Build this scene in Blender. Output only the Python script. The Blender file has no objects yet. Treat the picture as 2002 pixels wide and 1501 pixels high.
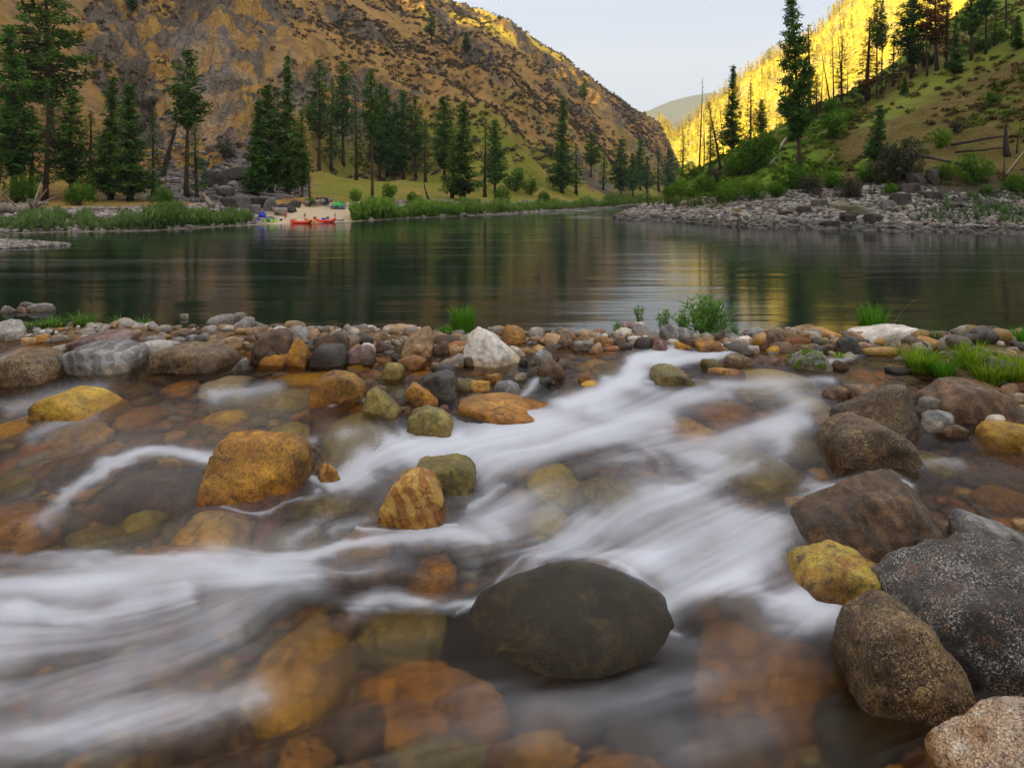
import bpy, bmesh, math, random
import numpy as np
from mathutils import Vector, Matrix
random.seed(7)
rng = np.random.default_rng(11)
SC = bpy.context.scene
COL = SC.collection
F, HY, ZC = 1328.0, 385.0, 2.6        # focal length in photo pixels, horizon row, eye height over the river

# ------------------------------------------------------------------ camera
cam_d = bpy.data.cameras.new('camera'); cam = bpy.data.objects.new('camera', cam_d); COL.objects.link(cam)
cam.location = (0, 0, ZC); cam.rotation_euler = (math.pi/2, 0, 0)
cam_d.sensor_width = 36; cam_d.lens = 36*F/2002; cam_d.shift_y = -(750.5-HY)/2002
cam_d.clip_start = 0.05; cam_d.clip_end = 20000
SC.camera = cam

# ------------------------------------------------------------------ noise
def _h(ix, iy, iz, s):
    n = (ix*374761393 + iy*668265263 + iz*2147483647 + s*974634777) & 0xffffffff
    n = ((n ^ (n >> 13))*1274126177) & 0xffffffff
    n = ((n ^ (n >> 16))*2246822519) & 0xffffffff
    return ((n ^ (n >> 15)) & 0xffffff)/float(0xffffff)*2-1
def vnoise(P, s=0):
    P = np.asarray(P, float); I = np.floor(P).astype(np.int64); f = P-I; f = f*f*f*(f*(f*6-15)+10)
    r = 0
    for dx in (0, 1):
        for dy in (0, 1):
            for dz in (0, 1):
                w = (f[:, 0] if dx else 1-f[:, 0])*(f[:, 1] if dy else 1-f[:, 1])*(f[:, 2] if dz else 1-f[:, 2])
                r = r + w*_h(I[:, 0]+dx, I[:, 1]+dy, I[:, 2]+dz, s)
    return r
def fbm(P, o=4, s=0, g=.5):
    P = np.asarray(P, float); a = 1; r = 0
    for k in range(o):
        r = r + a*vnoise(P*(2.03**k)+k*17.3, s+k); a *= g
    return r
def ridged(P, o=4, s=0):
    P = np.asarray(P, float); a = 1; r = 0
    for k in range(o):
        r = r + a*(1-np.abs(vnoise(P*(2.1**k)+k*9.1, s+k))*2); a *= .5
    return r
def sm(a, b, x):
    t = np.clip((np.asarray(x, float)-a)/(b-a), 0, 1); return t*t*(3-2*t)

# ------------------------------------------------------------------ mesh helpers
def mesh(name, V, Fc, mat, smooth=True, attrs=None, cols=None):
    V = np.asarray(V, np.float32); Fc = np.asarray(Fc, np.int32)
    me = bpy.data.meshes.new(name); k = Fc.shape[1]; n = len(Fc)
    me.vertices.add(len(V)); me.vertices.foreach_set('co', V.ravel())
    me.loops.add(n*k); me.loops.foreach_set('vertex_index', Fc.ravel())
    me.polygons.add(n); me.polygons.foreach_set('loop_start', np.arange(0, n*k, k, dtype=np.int32))
    me.update(calc_edges=True)
    me.polygons.foreach_set('use_smooth', np.full(n, smooth))
    for a, v in (attrs or {}).items():
        at = me.attributes.new(a, 'FLOAT', 'POINT'); at.data.foreach_set('value', np.asarray(v, np.float32))
    for a, v in (cols or {}).items():
        at = me.attributes.new(a, 'FLOAT_COLOR', 'POINT'); v = np.asarray(v, np.float32)
        if v.shape[1] == 3: v = np.hstack([v, np.ones((len(v), 1), np.float32)])
        at.data.foreach_set('color', v.ravel())
    if mat: me.materials.append(mat)
    return me
def link(name, me, parent=None, loc=None):
    o = bpy.data.objects.new(name, me); COL.objects.link(o)
    if parent: o.parent = parent
    if loc is not None: o.location = loc
    return o
def tag(o, label=None, cat=None, group=None, kind=None):
    if label: o['label'] = label
    if cat: o['category'] = cat
    if group: o['group'] = group
    if kind: o['kind'] = kind
    return o
def empty(name, loc, label, cat, group=None, rz=0):
    o = bpy.data.objects.new(name, None); COL.objects.link(o); o.location = loc; o.rotation_euler = (0, 0, rz)
    o.empty_display_size = .1
    return tag(o, label, cat, group)
def grid_faces(nr, nc):
    i = np.arange(nr*nc).reshape(nr, nc)
    return np.stack([i[:-1, :-1].ravel(), i[:-1, 1:].ravel(), i[1:, 1:].ravel(), i[1:, :-1].ravel()], 1)
class MB:                                  # gathers quads / tris into one mesh (all stored as quads)
    def __init__(s): s.V = []; s.F = []; s.n = 0; s.C = []
    def add(s, V, Fc, c=None):
        V = np.asarray(V, float); Fc = np.asarray(Fc, int)
        s.V.append(V); s.F.append(Fc+s.n); s.n += len(V)
        s.C.append(np.tile(np.asarray(c if c is not None else (1, 1, 1), float), (len(V), 1)))
    def tube(s, pts, rad, k=7, c=None, cap=True):
        pts = np.asarray(pts, float); rad = np.broadcast_to(np.asarray(rad, float), (len(pts),))
        T = np.gradient(pts, axis=0); T /= np.linalg.norm(T, axis=1)[:, None]+1e-9
        ref = np.array([0, 0, 1.]) if abs(T[0, 2]) < .8 else np.array([1., 0, 0])
        A = np.cross(T, ref); A /= np.linalg.norm(A, axis=1)[:, None]+1e-9; B = np.cross(T, A)
        th = np.arange(k)/k*2*np.pi
        V = pts[:, None]+rad[:, None, None]*(np.cos(th)[None, :, None]*A[:, None]+np.sin(th)[None, :, None]*B[:, None])
        V = V.reshape(-1, 3); Fc = []
        for i in range(len(pts)-1):
            for j in range(k):
                Fc.append((i*k+j, i*k+(j+1) % k, (i+1)*k+(j+1) % k, (i+1)*k+j))
        if cap:
            m = len(V); V = np.vstack([V, pts[:1], pts[-1:]])
            for j in range(0, k):
                Fc.append((m, (j+1) % k, j, m)); e = (len(pts)-1)*k; Fc.append((m+1, e+j, e+(j+1) % k, m+1))
            Fc = [f if len(set(f)) == 4 else f for f in Fc]
        s.add(V, Fc, c)
    def build(s, name, mat, smooth=True):
        V = np.vstack(s.V); Fc = np.vstack(s.F); C = np.vstack(s.C)
        me = bpy.data.meshes.new(name)
        q = [tuple(dict.fromkeys(f)) for f in Fc.tolist()]
        me.from_pydata(V.tolist(), [], q)
        me.polygons.foreach_set('use_smooth', np.full(len(me.polygons), smooth))
        at = me.attributes.new('tint', 'FLOAT_COLOR', 'POINT')
        at.data.foreach_set('color', np.hstack([C, np.ones((len(C), 1))]).astype(np.float32).ravel())
        if mat: me.materials.append(mat)
        return me

# ------------------------------------------------------------------ material helpers
class NT:
    def __init__(s, name):
        s.m = bpy.data.materials.new(name); s.m.use_nodes = True; s.t = s.m.node_tree; s.t.nodes.clear()
        s.out = s.N('ShaderNodeOutputMaterial')
    def N(s, ty, ins=None, **kw):
        n = s.t.nodes.new(ty)
        for k, v in kw.items(): setattr(n, k, v)
        for k, v in (ins or {}).items(): s.put(n.inputs[k], v)
        return n
    def put(s, sock, v):
        if isinstance(v, bpy.types.NodeSocket): s.t.links.new(v, sock)
        elif isinstance(v, bpy.types.Node): s.t.links.new(v.outputs[0], sock)
        else:
            if hasattr(sock.default_value, '__len__') and len(sock.default_value) == 4 and len(v) == 3: v = (*v, 1)
            sock.default_value = v
    def noise(s, vec, sc, det=4, rough=.55, dist=0):
        return s.N('ShaderNodeTexNoise', {'Vector': vec, 'Scale': sc, 'Detail': det, 'Roughness': rough, 'Distortion': dist}).outputs[0]
    def ramp(s, f, stops, interp='LINEAR'):
        n = s.N('ShaderNodeValToRGB', {'Fac': f}); r = n.color_ramp; r.interpolation = interp
        while len(r.elements) > 1: r.elements.remove(r.elements[-1])
        r.elements[0].position = stops[0][0]; c = stops[0][1]; r.elements[0].color = (*c, 1) if hasattr(c, '__len__') else (c, c, c, 1)
        for p, c in stops[1:]:
            e = r.elements.new(p); e.color = (*c, 1) if hasattr(c, '__len__') else (c, c, c, 1)
        return n.outputs[0]
    def mix(s, f, a, b, mode='MIX'):
        n = s.N('ShaderNodeMix', data_type='RGBA', blend_type=mode)
        s.put(n.inputs[0], f); s.put(n.inputs[6], a); s.put(n.inputs[7], b); return n.outputs[2]
    def math(s, op, a, b=0., c=None, clamp=False):
        n = s.N('ShaderNodeMath', operation=op, use_clamp=clamp); s.put(n.inputs[0], a); s.put(n.inputs[1], b)
        if c is not None: s.put(n.inputs[2], c)
        return n.outputs[0]
    def attr(s, name, which='Fac'): return s.N('ShaderNodeAttribute', attribute_name=name).outputs[which]
    def pos(s): return s.N('ShaderNodeNewGeometry').outputs['Position']
    def obj(s): return s.N('ShaderNodeTexCoord').outputs['Object']
    def mapv(s, v, scale, rot=(0, 0, 0)): return s.N('ShaderNodeMapping', {'Vector': v, 'Scale': scale, 'Rotation': rot}).outputs[0]
    def bump(s, h, strength, dist, normal=None):
        n = s.N('ShaderNodeBump', {'Height': h, 'Strength': strength, 'Distance': dist})
        if normal is not None: s.put(n.inputs['Normal'], normal)
        return n.outputs[0]
    def bsdf(s, col, rough=.8, normal=None, spec=.4, **kw):
        n = s.N('ShaderNodeBsdfPrincipled', {'Base Color': col, 'Roughness': rough, 'Specular IOR Level': spec})
        if normal is not None: s.put(n.inputs['Normal'], normal)
        for k, v in kw.items(): s.put(n.inputs[k], v)
        return n.outputs[0]
    def end(s, sh): s.put(s.out.inputs[0], sh); return s.m

def foliage_mat(name, c1, c2, c3, trans=.25):
    t = NT(name); tint = t.attr('tint', 'Color'); r = t.N('ShaderNodeObjectInfo').outputs['Random']
    n = t.noise(t.obj(), .9, 3)
    c = t.mix(t.ramp(n, [(.35, 0), (.65, 1)]), c1, c2)
    c = t.mix(t.math('MULTIPLY', r, .5), c, c3)
    c = t.mix(1., c, tint, 'MULTIPLY')
    d = t.N('ShaderNodeBsdfDiffuse', {'Color': c}).outputs[0]; tr = t.N('ShaderNodeBsdfTranslucent', {'Color': c}).outputs[0]
    return t.end(t.N('ShaderNodeMixShader', {0: trans, 1: d, 2: tr}).outputs[0])
def simple_mat(name, c1, c2=None, rough=.8, scale=8, bump=.0, spec=.3, stretch=(1, 1, 1)):
    t = NT(name); c2 = c2 or tuple(x*.6 for x in c1)
    v = t.mapv(t.obj(), stretch); n = t.noise(v, scale, 5, .6)
    c = t.mix(t.ramp(n, [(.3, 0), (.7, 1)]), c1, c2)
    nm = t.bump(n, bump, .05) if bump else None
    return t.end(t.bsdf(c, rough, nm, spec))

# ------------------------------------------------------------------ land profiles (photo column -> distance, height)
def zof(d, py): return ZC-(py-HY)*d/F
def table(rows, K):
    px = np.array([r[0] for r in rows], float); D = np.zeros((len(rows), K)); Z = np.zeros((len(rows), K))
    for i, r in enumerate(rows):
        for k, (d, py) in enumerate(r[1:]):
            D[i, k] = d; Z[i, k] = 0 if py is None else zof(d, py)
    return px, D, Z
LEFT = table([
 (-900, (30, None), (44, 440), (85, 380), (150, 120), (400, -900)),
 (-400, (40, None), (54, 430), (85, 388), (145, 200), (420, -640)),
 (0, (48, None), (62, 421), (92, 391), (150, 255), (430, -430)),
 (130, (50, None), (64, 419), (96, 391), (150, 262), (440, -370)),
 (300, (52, None), (70, 414), (100, 389), (150, 280), (450, -300)),
 (500, (63, None), (76, 409), (98, 388), (150, 295), (470, -200)),
 (620, (68, None), (82, 405), (108, 378), (160, 320), (490, -135)),
 (700, (72, None), (85, 404), (118, 370), (168, 330), (500, -90)),
 (860, (88, None), (102, 402), (138, 374), (185, 335), (520, -2)),
 (940, (95, None), (108, 401), (145, 380), (190, 322), (535, 14)),
 (1000, (102, None), (116, 400), (152, 384), (196, 328), (545, 40)),
 (1050, (118, None), (130, 399), (164, 386), (212, 352), (555, 78)),
 (1100, (132, None), (146, 398), (180, 386), (230, 352), (570, 110)),
 (1150, (150, None), (165, 396), (205, 386), (262, 350), (585, 146)),
 (1200, (168, None), (190, 394), (235, 386), (300, 347), (600, 185)),
 (1250, (240, None), (265, 392), (300, 386), (350, 345), (622, 212)),
 (1285, (310, None), (330, 390), (360, 386), (400, 342), (640, 236)),
 (1300, (350, None), (365, 390), (390, 385), (430, 348), (645, 262)),
 (1320, (400, None), (410, 389), (430, 385), (470, 360), (650, 300)),
 (1340, (430, None), (440, 389), (460, 385), (500, 372), (655, 345)),
 (1480, (440, None), (450, 388), (480, 384), (520, 378), (680, 374)),
], 5)
RIGHT = table([
 (1196, (76.5, None), (78, 426), (80, 427), (84, 430)),
 (1212, (75.5, None), (79, 424.5), (84, 424), (92, 424)),
 (1260, (73.5, None), (84, 403), (92, 399), (104, 399)),
 (1310, (71, None), (84, 398), (98, 384), (125, 372)),
 (1370, (65, None), (80, 392), (98, 352), (122, 328)),
 (1430, (59, None), (76, 388), (92, 335), (114, 291)),
 (1500, (57, None), (72, 384), (90, 310), (112, 257)),
 (1560, (56, None), (70, 378), (89, 300), (113, 226)),
 (1640, (54.5, None), (68, 374), (88, 270), (115, 196)),
 (1700, (53, None), (66, 372), (88, 250), (118, 162)),
 (1800, (51, None), (62, 374), (88, 214), (124, 92)),
 (1900, (49, None), (60, 385), (88, 170), (130, 18)),
 (2002, (47.5, None), (59, 385), (88, 112), (135, -62)),
 (2400, (42, None), (54, 380), (84, -60), (140, -420)),
 (2900, (36, None), (48, 370), (80, -240), (140, -700)),
], 4)
def prof(T, px):
    P, D, Z = T; px = np.asarray(px, float)
    return (np.stack([np.interp(px, P, D[:, k]) for k in range(D.shape[1])], -1),
            np.stack([np.interp(px, P, Z[:, k]) for k in range(D.shape[1])], -1))
def zprof(T, px, d, tail):
    D, Z = prof(T, px); K = D.shape[-1]
    Da = np.concatenate([D[..., :1]*.8, D, D[..., -1:]+400], -1); Za = np.concatenate([Z[..., :1]-2.5, Z, Z[..., -1:]+tail*400], -1)
    z = np.full(np.shape(d), 0.)
    z = Za[..., 0]+0*d
    for k in range(K+1):
        d0, d1, z0, z1 = Da[..., k], Da[..., k+1], Za[..., k], Za[..., k+1]
        t = (d-d0)/(d1-d0); z = np.where(t > 0, z0+(z1-z0)*np.minimum(t, 1), z)
    return z
def disp_left(X, Y, px, d, dz):
    # spurs, gullies and crags; fades out on the flat bank
    D, Z = prof(LEFT, px)
    w = sm(0, 1, (d-D[..., 2])/(D[..., 3]-D[..., 2]+20)); top = 1-.75*sm(.86, 1, (d-D[..., 3])/(D[..., 4]-D[..., 3]))
    P = np.stack([X, Y, np.zeros_like(X)], -1).reshape(-1, 3)
    PR = P@np.array([[.94, -.34, 0], [.34, .94, 0], [0, 0, 1]])
    a = fbm(PR*np.array([1/60, 1/130, 1]), 3, 3).reshape(X.shape)*7
    b = (ridged(PR*np.array([1/26, 1/60, 1]), 4, 9).reshape(X.shape)-.9)*3.4
    c = fbm(P/7, 4, 5).reshape(X.shape)*1.0
    cr = crag(px, X, Y, d)
    e = (ridged(P/np.array([16, 22, 1]), 4, 21).reshape(X.shape))*5.5*cr
    st = np.floor(e/2.1)*2.1*.55+e*.45
    small = fbm(P/4, 3, 8).reshape(X.shape)*.22
    return w*top*(a+b+c+st)+small*sm(0, 12, d-D[..., 0])
def crag(px, X, Y, d):
    # rocky outcrop strength, 0..1
    D, Z = prof(LEFT, px); t = (d-D[..., 3])/(D[..., 4]-D[..., 3])
    P = np.stack([X, Y, np.zeros_like(X)], -1).reshape(-1, 3)
    n = fbm(P/38, 3, 31).reshape(X.shape)
    m = sm(150, 230, px)*(1-sm(480, 600, px))*sm(-.25, .1, t)*(1-sm(.35, .55, t))*1.15
    PR = P@np.array([[.94, -.34, 0], [.34, .94, 0], [0, 0, 1]])
    k = fbm(PR*np.array([1/34, 1/90, 1]), 3, 57).reshape(X.shape)
    return np.clip(np.clip(m+n*.9-.35, 0, 1)+sm(.28, .6, k)*.8*sm(0, .15, t), 0, 1)
def left_z(px, d):
    px, d = np.broadcast_arrays(np.asarray(px, float), np.asarray(d, float)); px = np.atleast_1d(px); d = np.atleast_1d(d)
    X = (px-1001)*d/F; z = zprof(LEFT, px, d, -.45); return z+disp_left(X, d, px, d, z)
def disp_right(X, Y, px, d):
    D, Z = prof(RIGHT, px); w = sm(0, 10, d-D[..., 1]); P = np.stack([X, Y, np.zeros_like(X)], -1).reshape(-1, 3)
    return w*(fbm(P/13, 4, 41).reshape(X.shape)*.9)+fbm(P/2.3, 3, 44).reshape(X.shape)*.2*sm(-2, 5, d-D[..., 0])
def right_z(px, d):
    px, d = np.broadcast_arrays(np.asarray(px, float), np.asarray(d, float)); px = np.atleast_1d(px); d = np.atleast_1d(d)
    X = (px-1001)*d/F; return zprof(RIGHT, px, d, -.35)+disp_right(X, d, px, d)
def find(T, zf, px, py, dmin=None):
    """distance at which column px of the land shows at row py (first hit going away)"""
    D, Z = prof(T, float(px)); d = np.linspace(D[0] if dmin is None else dmin, D[-1]*1.02, 700); z = zf(np.full_like(d, px), d)
    row = HY+(ZC-z)/d*F; k = np.nonzero(row <= py)[0]
    i = k[0] if len(k) else int(np.argmin(row)); return d[i], z[i]
def at(px, d, z): return ((px-1001)*d/F, d, z)
# ------------------------------------------------------------------ world, sun, haze
SUN_EL = math.radians(23.5); LX, LY = .80, .60          # horizontal travel direction of the light
w = bpy.data.worlds.new('World'); SC.world = w; w.use_nodes = True; nt = w.node_tree; nt.nodes.clear()
wo = nt.nodes.new('ShaderNodeOutputWorld'); bg = nt.nodes.new('ShaderNodeBackground'); nt.links.new(bg.outputs[0], wo.inputs[0])
sky = nt.nodes.new('ShaderNodeTexSky'); sky.sky_type = 'NISHITA'; sky.sun_disc = False
sky.sun_elevation = SUN_EL; sky.sun_rotation = math.atan2(-LX, -LY); sky.air_density = 1.0; sky.dust_density = 2.0; sky.ozone_density = 1.0
tc = nt.nodes.new('ShaderNodeTexCoord'); mp = nt.nodes.new('ShaderNodeMapping'); mp.inputs['Scale'].default_value = (1, 1, 3.2)
nz = nt.nodes.new('ShaderNodeTexNoise'); nz.inputs['Scale'].default_value = 2.2; nz.inputs['Detail'].default_value = 6; nz.inputs['Roughness'].default_value = .5
cr_ = nt.nodes.new('ShaderNodeValToRGB'); cr_.color_ramp.elements[0].position = .3; cr_.color_ramp.elements[0].color = (.8, .8, .8, 1)
cr_.color_ramp.elements[1].position = .75; cr_.color_ramp.elements[1].color = (.97, .97, .97, 1)
mx = nt.nodes.new('ShaderNodeMix'); mx.data_type = 'RGBA'; mx.inputs[7].default_value = (2.15, 2.85, 4.35, 1)   # thin high cloud
nt.links.new(tc.outputs['Generated'], mp.inputs[0]); nt.links.new(mp.outputs[0], nz.inputs['Vector']); nt.links.new(nz.outputs[0], cr_.inputs[0])
sx = nt.nodes.new('ShaderNodeSeparateXYZ'); nt.links.new(tc.outputs['Generated'], sx.inputs[0])
zr_ = nt.nodes.new('ShaderNodeValToRGB'); e_ = zr_.color_ramp.elements; e_[0].position = .02; e_[0].color = (2.1/8, 2.8/8, 4.5/8, 1); q_ = e_.new(.26); q_.color = (1.55/8, 2.2/8, 3.9/8, 1); e_ = [e_[0], e_[2]]; e_[1].position = .75; e_[1].color = (6.6/8, 6.3/8, 6.1/8, 1)
vm = nt.nodes.new('ShaderNodeVectorMath'); vm.operation = 'SCALE'; vm.inputs[3].default_value = 8; nt.links.new(sx.outputs[2], zr_.inputs[0]); nt.links.new(zr_.outputs[0], vm.inputs[0]); nt.links.new(vm.outputs[0], mx.inputs[7])   # overhead veil made brighter and whiter to lift the light on the foreground
nt.links.new(cr_.outputs[0], mx.inputs[0]); nt.links.new(sky.outputs[0], mx.inputs[6]); nt.links.new(mx.outputs[2], bg.inputs[0])
bg.inputs[1].default_value = .10
sl = bpy.data.lights.new('sun', 'SUN'); so = bpy.data.objects.new('sun', sl); COL.objects.link(so)
sl.energy = 5; sl.angle = math.radians(.5); sl.color = (1, .75, .24)
so.rotation_euler = Vector((LX*math.cos(SUN_EL), LY*math.cos(SUN_EL), -math.sin(SUN_EL))).to_track_quat('-Z', 'Y').to_euler()
so.location = (-500, -300, 400)
vs = SC.view_settings; vs.view_transform = 'Standard'; vs.look = 'None'; vs.gamma = 1; vs.use_curve_mapping = False; vs.exposure = 1.55
cy = SC.cycles; cy.use_denoising = True; cy.max_bounces = 8; cy.transmission_bounces = 6; cy.transparent_max_bounces = 8
cy.diffuse_bounces = 3; cy.glossy_bounces = 3; cy.sample_clamp_indirect = 6; cy.use_adaptive_sampling = True; cy.adaptive_threshold = .015

# ------------------------------------------------------------------ land materials
def hill_mat(name):
    t = NT(name); p = t.pos(); rock = t.attr('rock'); green = t.attr('green'); gravel = t.attr('gravel'); sand = t.attr('sand')
    n1 = t.noise(p, .035, 6, .6); n2 = t.noise(p, .25, 6, .65); n3 = t.noise(p, 1.3, 4, .7)
    grass = t.mix(t.ramp(n1, [(.35, 0), (.62, 1)]), (.27, .160, .050), (.145, .085, .034))
    grass = t.mix(t.ramp(n2, [(.42, 0), (.6, 1)]), grass, (.34, .20, .062))
    grass = t.mix(t.ramp(n3, [(.55, 0), (.75, .8)]), grass, (.07, .042, .025))
    gr = t.mix(t.ramp(n3, [(.35, 0), (.65, 1)]), (.10, .15, .014), (.20, .18, .022))
    grass = t.mix(t.math('MULTIPLY', green, t.ramp(n2, [(.3, .6), (.6, 1)])), grass, gr)
    pd = t.N('ShaderNodeVectorMath', {0: t.mapv(p, (1, .6, .35), (0, .5, 0)), 1: t.N('ShaderNodeVectorMath', {0: t.N('ShaderNodeTexNoise', {'Vector': p, 'Scale': .35, 'Detail': 4}).outputs[1], 3: 3.2}, operation='SCALE').outputs[0]}, operation='ADD').outputs[0]
    grass = t.mix(t.attr('crest'), grass, t.mix(n2, (.62, .46, .05), (.50, .34, .06)))  # crest grass colour carries the sunlight of the spur
    v = t.N('ShaderNodeTexVoronoi', {'Vector': pd, 'Scale': .42, 'Randomness': 1.}, feature='DISTANCE_TO_EDGE').outputs[0]
    n4 = t.noise(t.mapv(p, (1, 1, .35)), .32, 6, .65)
    rc = t.mix(t.ramp(n4, [(.3, 0), (.7, 1)]), (.045, .04, .04), (.15, .125, .105))
    rc = t.mix(t.ramp(t.noise(t.mapv(p, (1, 1, .3)), .09, 4, .6), [(.50, 0), (.57, .95)]), rc, (.36, .20, .045))
    rc = t.mix(t.ramp(v, [(.0, .25), (.05, 0)]), rc, (.025, .022, .02)); rc = t.mix(t.ramp(n3, [(.5, 0), (.7, .6)]), rc, (.22, .18, .14)); rc = t.mix(t.ramp(n2, [(.56, 0), (.64, .75)]), rc, (.22, .14, .06))
    c = t.mix(t.math('MULTIPLY', rock, t.ramp(n2, [(.3, .75), (.6, 1)]), clamp=True), grass, rc)
    gv = t.N('ShaderNodeTexVoronoi', {'Vector': p, 'Scale': 2.2}); 
    gc = t.mix(t.N('ShaderNodeSeparateColor', {0: gv.outputs['Color']}).outputs[0], (.10, .085, .075), (.33, .29, .26))
    c = t.mix(gravel, c, gc)
    c = t.mix(sand, c, t.mix(n3, (.42, .33, .23), (.52, .42, .30)))
    h = t.math('ADD', t.math('MULTIPLY', n3, .6), t.math('MULTIPLY', t.math('MULTIPLY', t.ramp(v, [(0, 0), (.10, 1)]), rock), .5))
    h = t.math('ADD', h, n2)
    return t.end(t.bsdf(c, .95, t.bump(h, .9, .8), .1))
HILL = hill_mat('dry_grass_and_rock')

# left canyon side
def sheet(name, px, D, rows, zfun, mat, afun):
    # rows: list of (k0, k1, n) between knots; D (ncol, K)
    cols = []
    for (k0, k1, n, e) in rows:
        t = (np.arange(n)/n)[:, None]; cols.append(D[:, k0][None]*(1-t)+D[:, k1][None]*t)
    d = np.vstack(cols+[D[:, -1][None]]); PX = np.broadcast_to(px[None], d.shape)
    z = zfun(PX, d); X = (PX-1001)*d/F
    at_ = afun(PX, X, d, z)
    me = mesh(name, np.stack([X, d, z], -1).reshape(-1, 3), grid_faces(*d.shape), mat, True, {k: v.ravel() for k, v in at_.items()})
    return link(name, me)
px = np.concatenate([np.arange(-900, -100, 16), np.arange(-100, 1482, 3.4)])
D, Z = prof(LEFT, px); DD = np.concatenate([D[:, :1]*.88, D, D[:, -1:]+60, D[:, -1:]+350], 1)
def lz(PX, d): return left_z(PX, d)
def lattr(PX, X, d, z):
    D, Z = prof(LEFT, PX); P = np.stack([X, d, np.zeros_like(X)], -1).reshape(-1, 3)
    n = fbm(P/9, 3, 71).reshape(X.shape); n2 = fbm(P/26, 3, 73).reshape(X.shape)
    cr = crag(PX, X, d, d)
    talus = .8*sm(.0, .35, n+.25)*sm(300, 360, PX)*(1-sm(560, 620, PX))*sm(-15, 5, d-D[..., 2])*(1-sm(.10, .2, (d-D[..., 3])/(D[..., 4]-D[..., 3])))
    rock = np.clip(sm(.15, .45, cr)+talus*.9+sm(.45, .8, n2)*.5*sm(0, 40, d-D[..., 3]), 0, 1)
    bench = sm(560, 660, PX)*(1-sm(.02, .12, (d-D[..., 3])/(D[..., 4]-D[..., 3])))*sm(-8, 4, d-D[..., 1])
    green = np.clip(bench*(1.05+n*.5)+sm(.5, .85, n2+.25*n)*.55*sm(600, 800, PX), 0, 1)
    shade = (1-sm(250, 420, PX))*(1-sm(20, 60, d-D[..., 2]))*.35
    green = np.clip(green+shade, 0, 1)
    gravel = sm(-6, 2, d-D[..., 0])*(1-sm(2, 10, d-D[..., 1]))*(1-bench*.6)
    gravel = np.maximum(gravel, talus*.5)
    sand = sm(498, 530, PX-n*10)*(1-sm(690, 720, PX))*sm(-6, -1, d-D[..., 0])*(1-sm(3, 9, d-D[..., 1]))
    crest = sm(96, 118, z+6*n)*sm(800, 850, PX)*(1-sm(.2, .6, rock))  # paler straw grass on the crest, with the spur's sunlight put into its colour
    return {'rock': rock, 'green': green, 'gravel': gravel, 'sand': sand, 'crest': crest}
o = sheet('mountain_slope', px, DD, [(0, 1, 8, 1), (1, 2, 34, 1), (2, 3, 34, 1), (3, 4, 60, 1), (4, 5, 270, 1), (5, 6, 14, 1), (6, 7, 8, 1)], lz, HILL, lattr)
tag(o, kind='structure')
# right canyon side
def rhill_mat():
    t = NT('right_hillside'); p = t.pos(); green = t.attr('green'); gravel = t.attr('gravel'); straw = t.attr('straw')
    n2 = t.noise(p, .22, 6, .65); n3 = t.noise(p, 1.6, 5, .7); n4 = t.noise(t.mapv(p, (2, 2, 9)), .9, 5, .7)
    br = t.mix(t.ramp(n4, [(.38, 0), (.6, 1)]), (.085, .066, .024), (.19, .145, .045))
    br = t.mix(t.ramp(n2, [(.45, 0), (.62, .85)]), br, (.10, .085, .016))
    br = t.mix(t.ramp(n3, [(.58, 0), (.7, 1)]), br, (.24, .11, .04))
    g = t.mix(t.ramp(n3, [(.3, 0), (.65, 1)]), (.075, .15, .014), (.17, .25, .026))
    c = t.mix(green, br, g)
    c = t.mix(straw, c, t.mix(n3, (.14, .22, .025), (.28, .27, .05)))
    c = t.mix(gravel, c, (.07, .062, .058))
    h = t.math('ADD', t.math('MULTIPLY', n3, .5), t.math('ADD', n2, n4))
    return t.end(t.bsdf(c, .95, t.bump(h, .9, .5), .1))
px = np.concatenate([np.arange(1196, 2100, 3.4), np.arange(2100, 2900, 16)])
D, Z = prof(RIGHT, px); DD = np.concatenate([D[:, :1]*.88, D, D[:, -1:]+12, D[:, -1:]+120], 1)
def rattr(PX, X, d, z):
    D, Z = prof(RIGHT, PX); P = np.stack([X, d, np.zeros_like(X)], -1).reshape(-1, 3)
    n = fbm(P/7, 4, 81).reshape(X.shape)
    t = (d-D[..., 1])/(D[..., 3]-D[..., 1])
    low = 1-sm(1600, 1760, PX)
    green = np.clip(low*(.75+n*.9)*sm(-.05, .1, t)+(1-low)*(n*1.1-.1)+.9*sm(.62, .8, t+.1*n)*(1-low), 0, 1)
    straw = np.exp(-((t-.56-.00005*(PX-1700)+.04*n)/.10)**2)*sm(1620, 1760, PX)
    gravel = 1-sm(0, 5, d-D[..., 1])
    return {'green': green, 'straw': np.clip(straw, 0, 1), 'gravel': gravel}
o = sheet('right_slope', px, DD, [(0, 1, 8, 1), (1, 2, 40, 1), (2, 3, 90, 1), (3, 4, 120, 1), (4, 5, 10, 1), (5, 6, 8, 1)], lambda a, b: right_z(a, b), rhill_mat(), rattr)
tag(o, kind='structure'); o.name = 'hillside'

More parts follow.
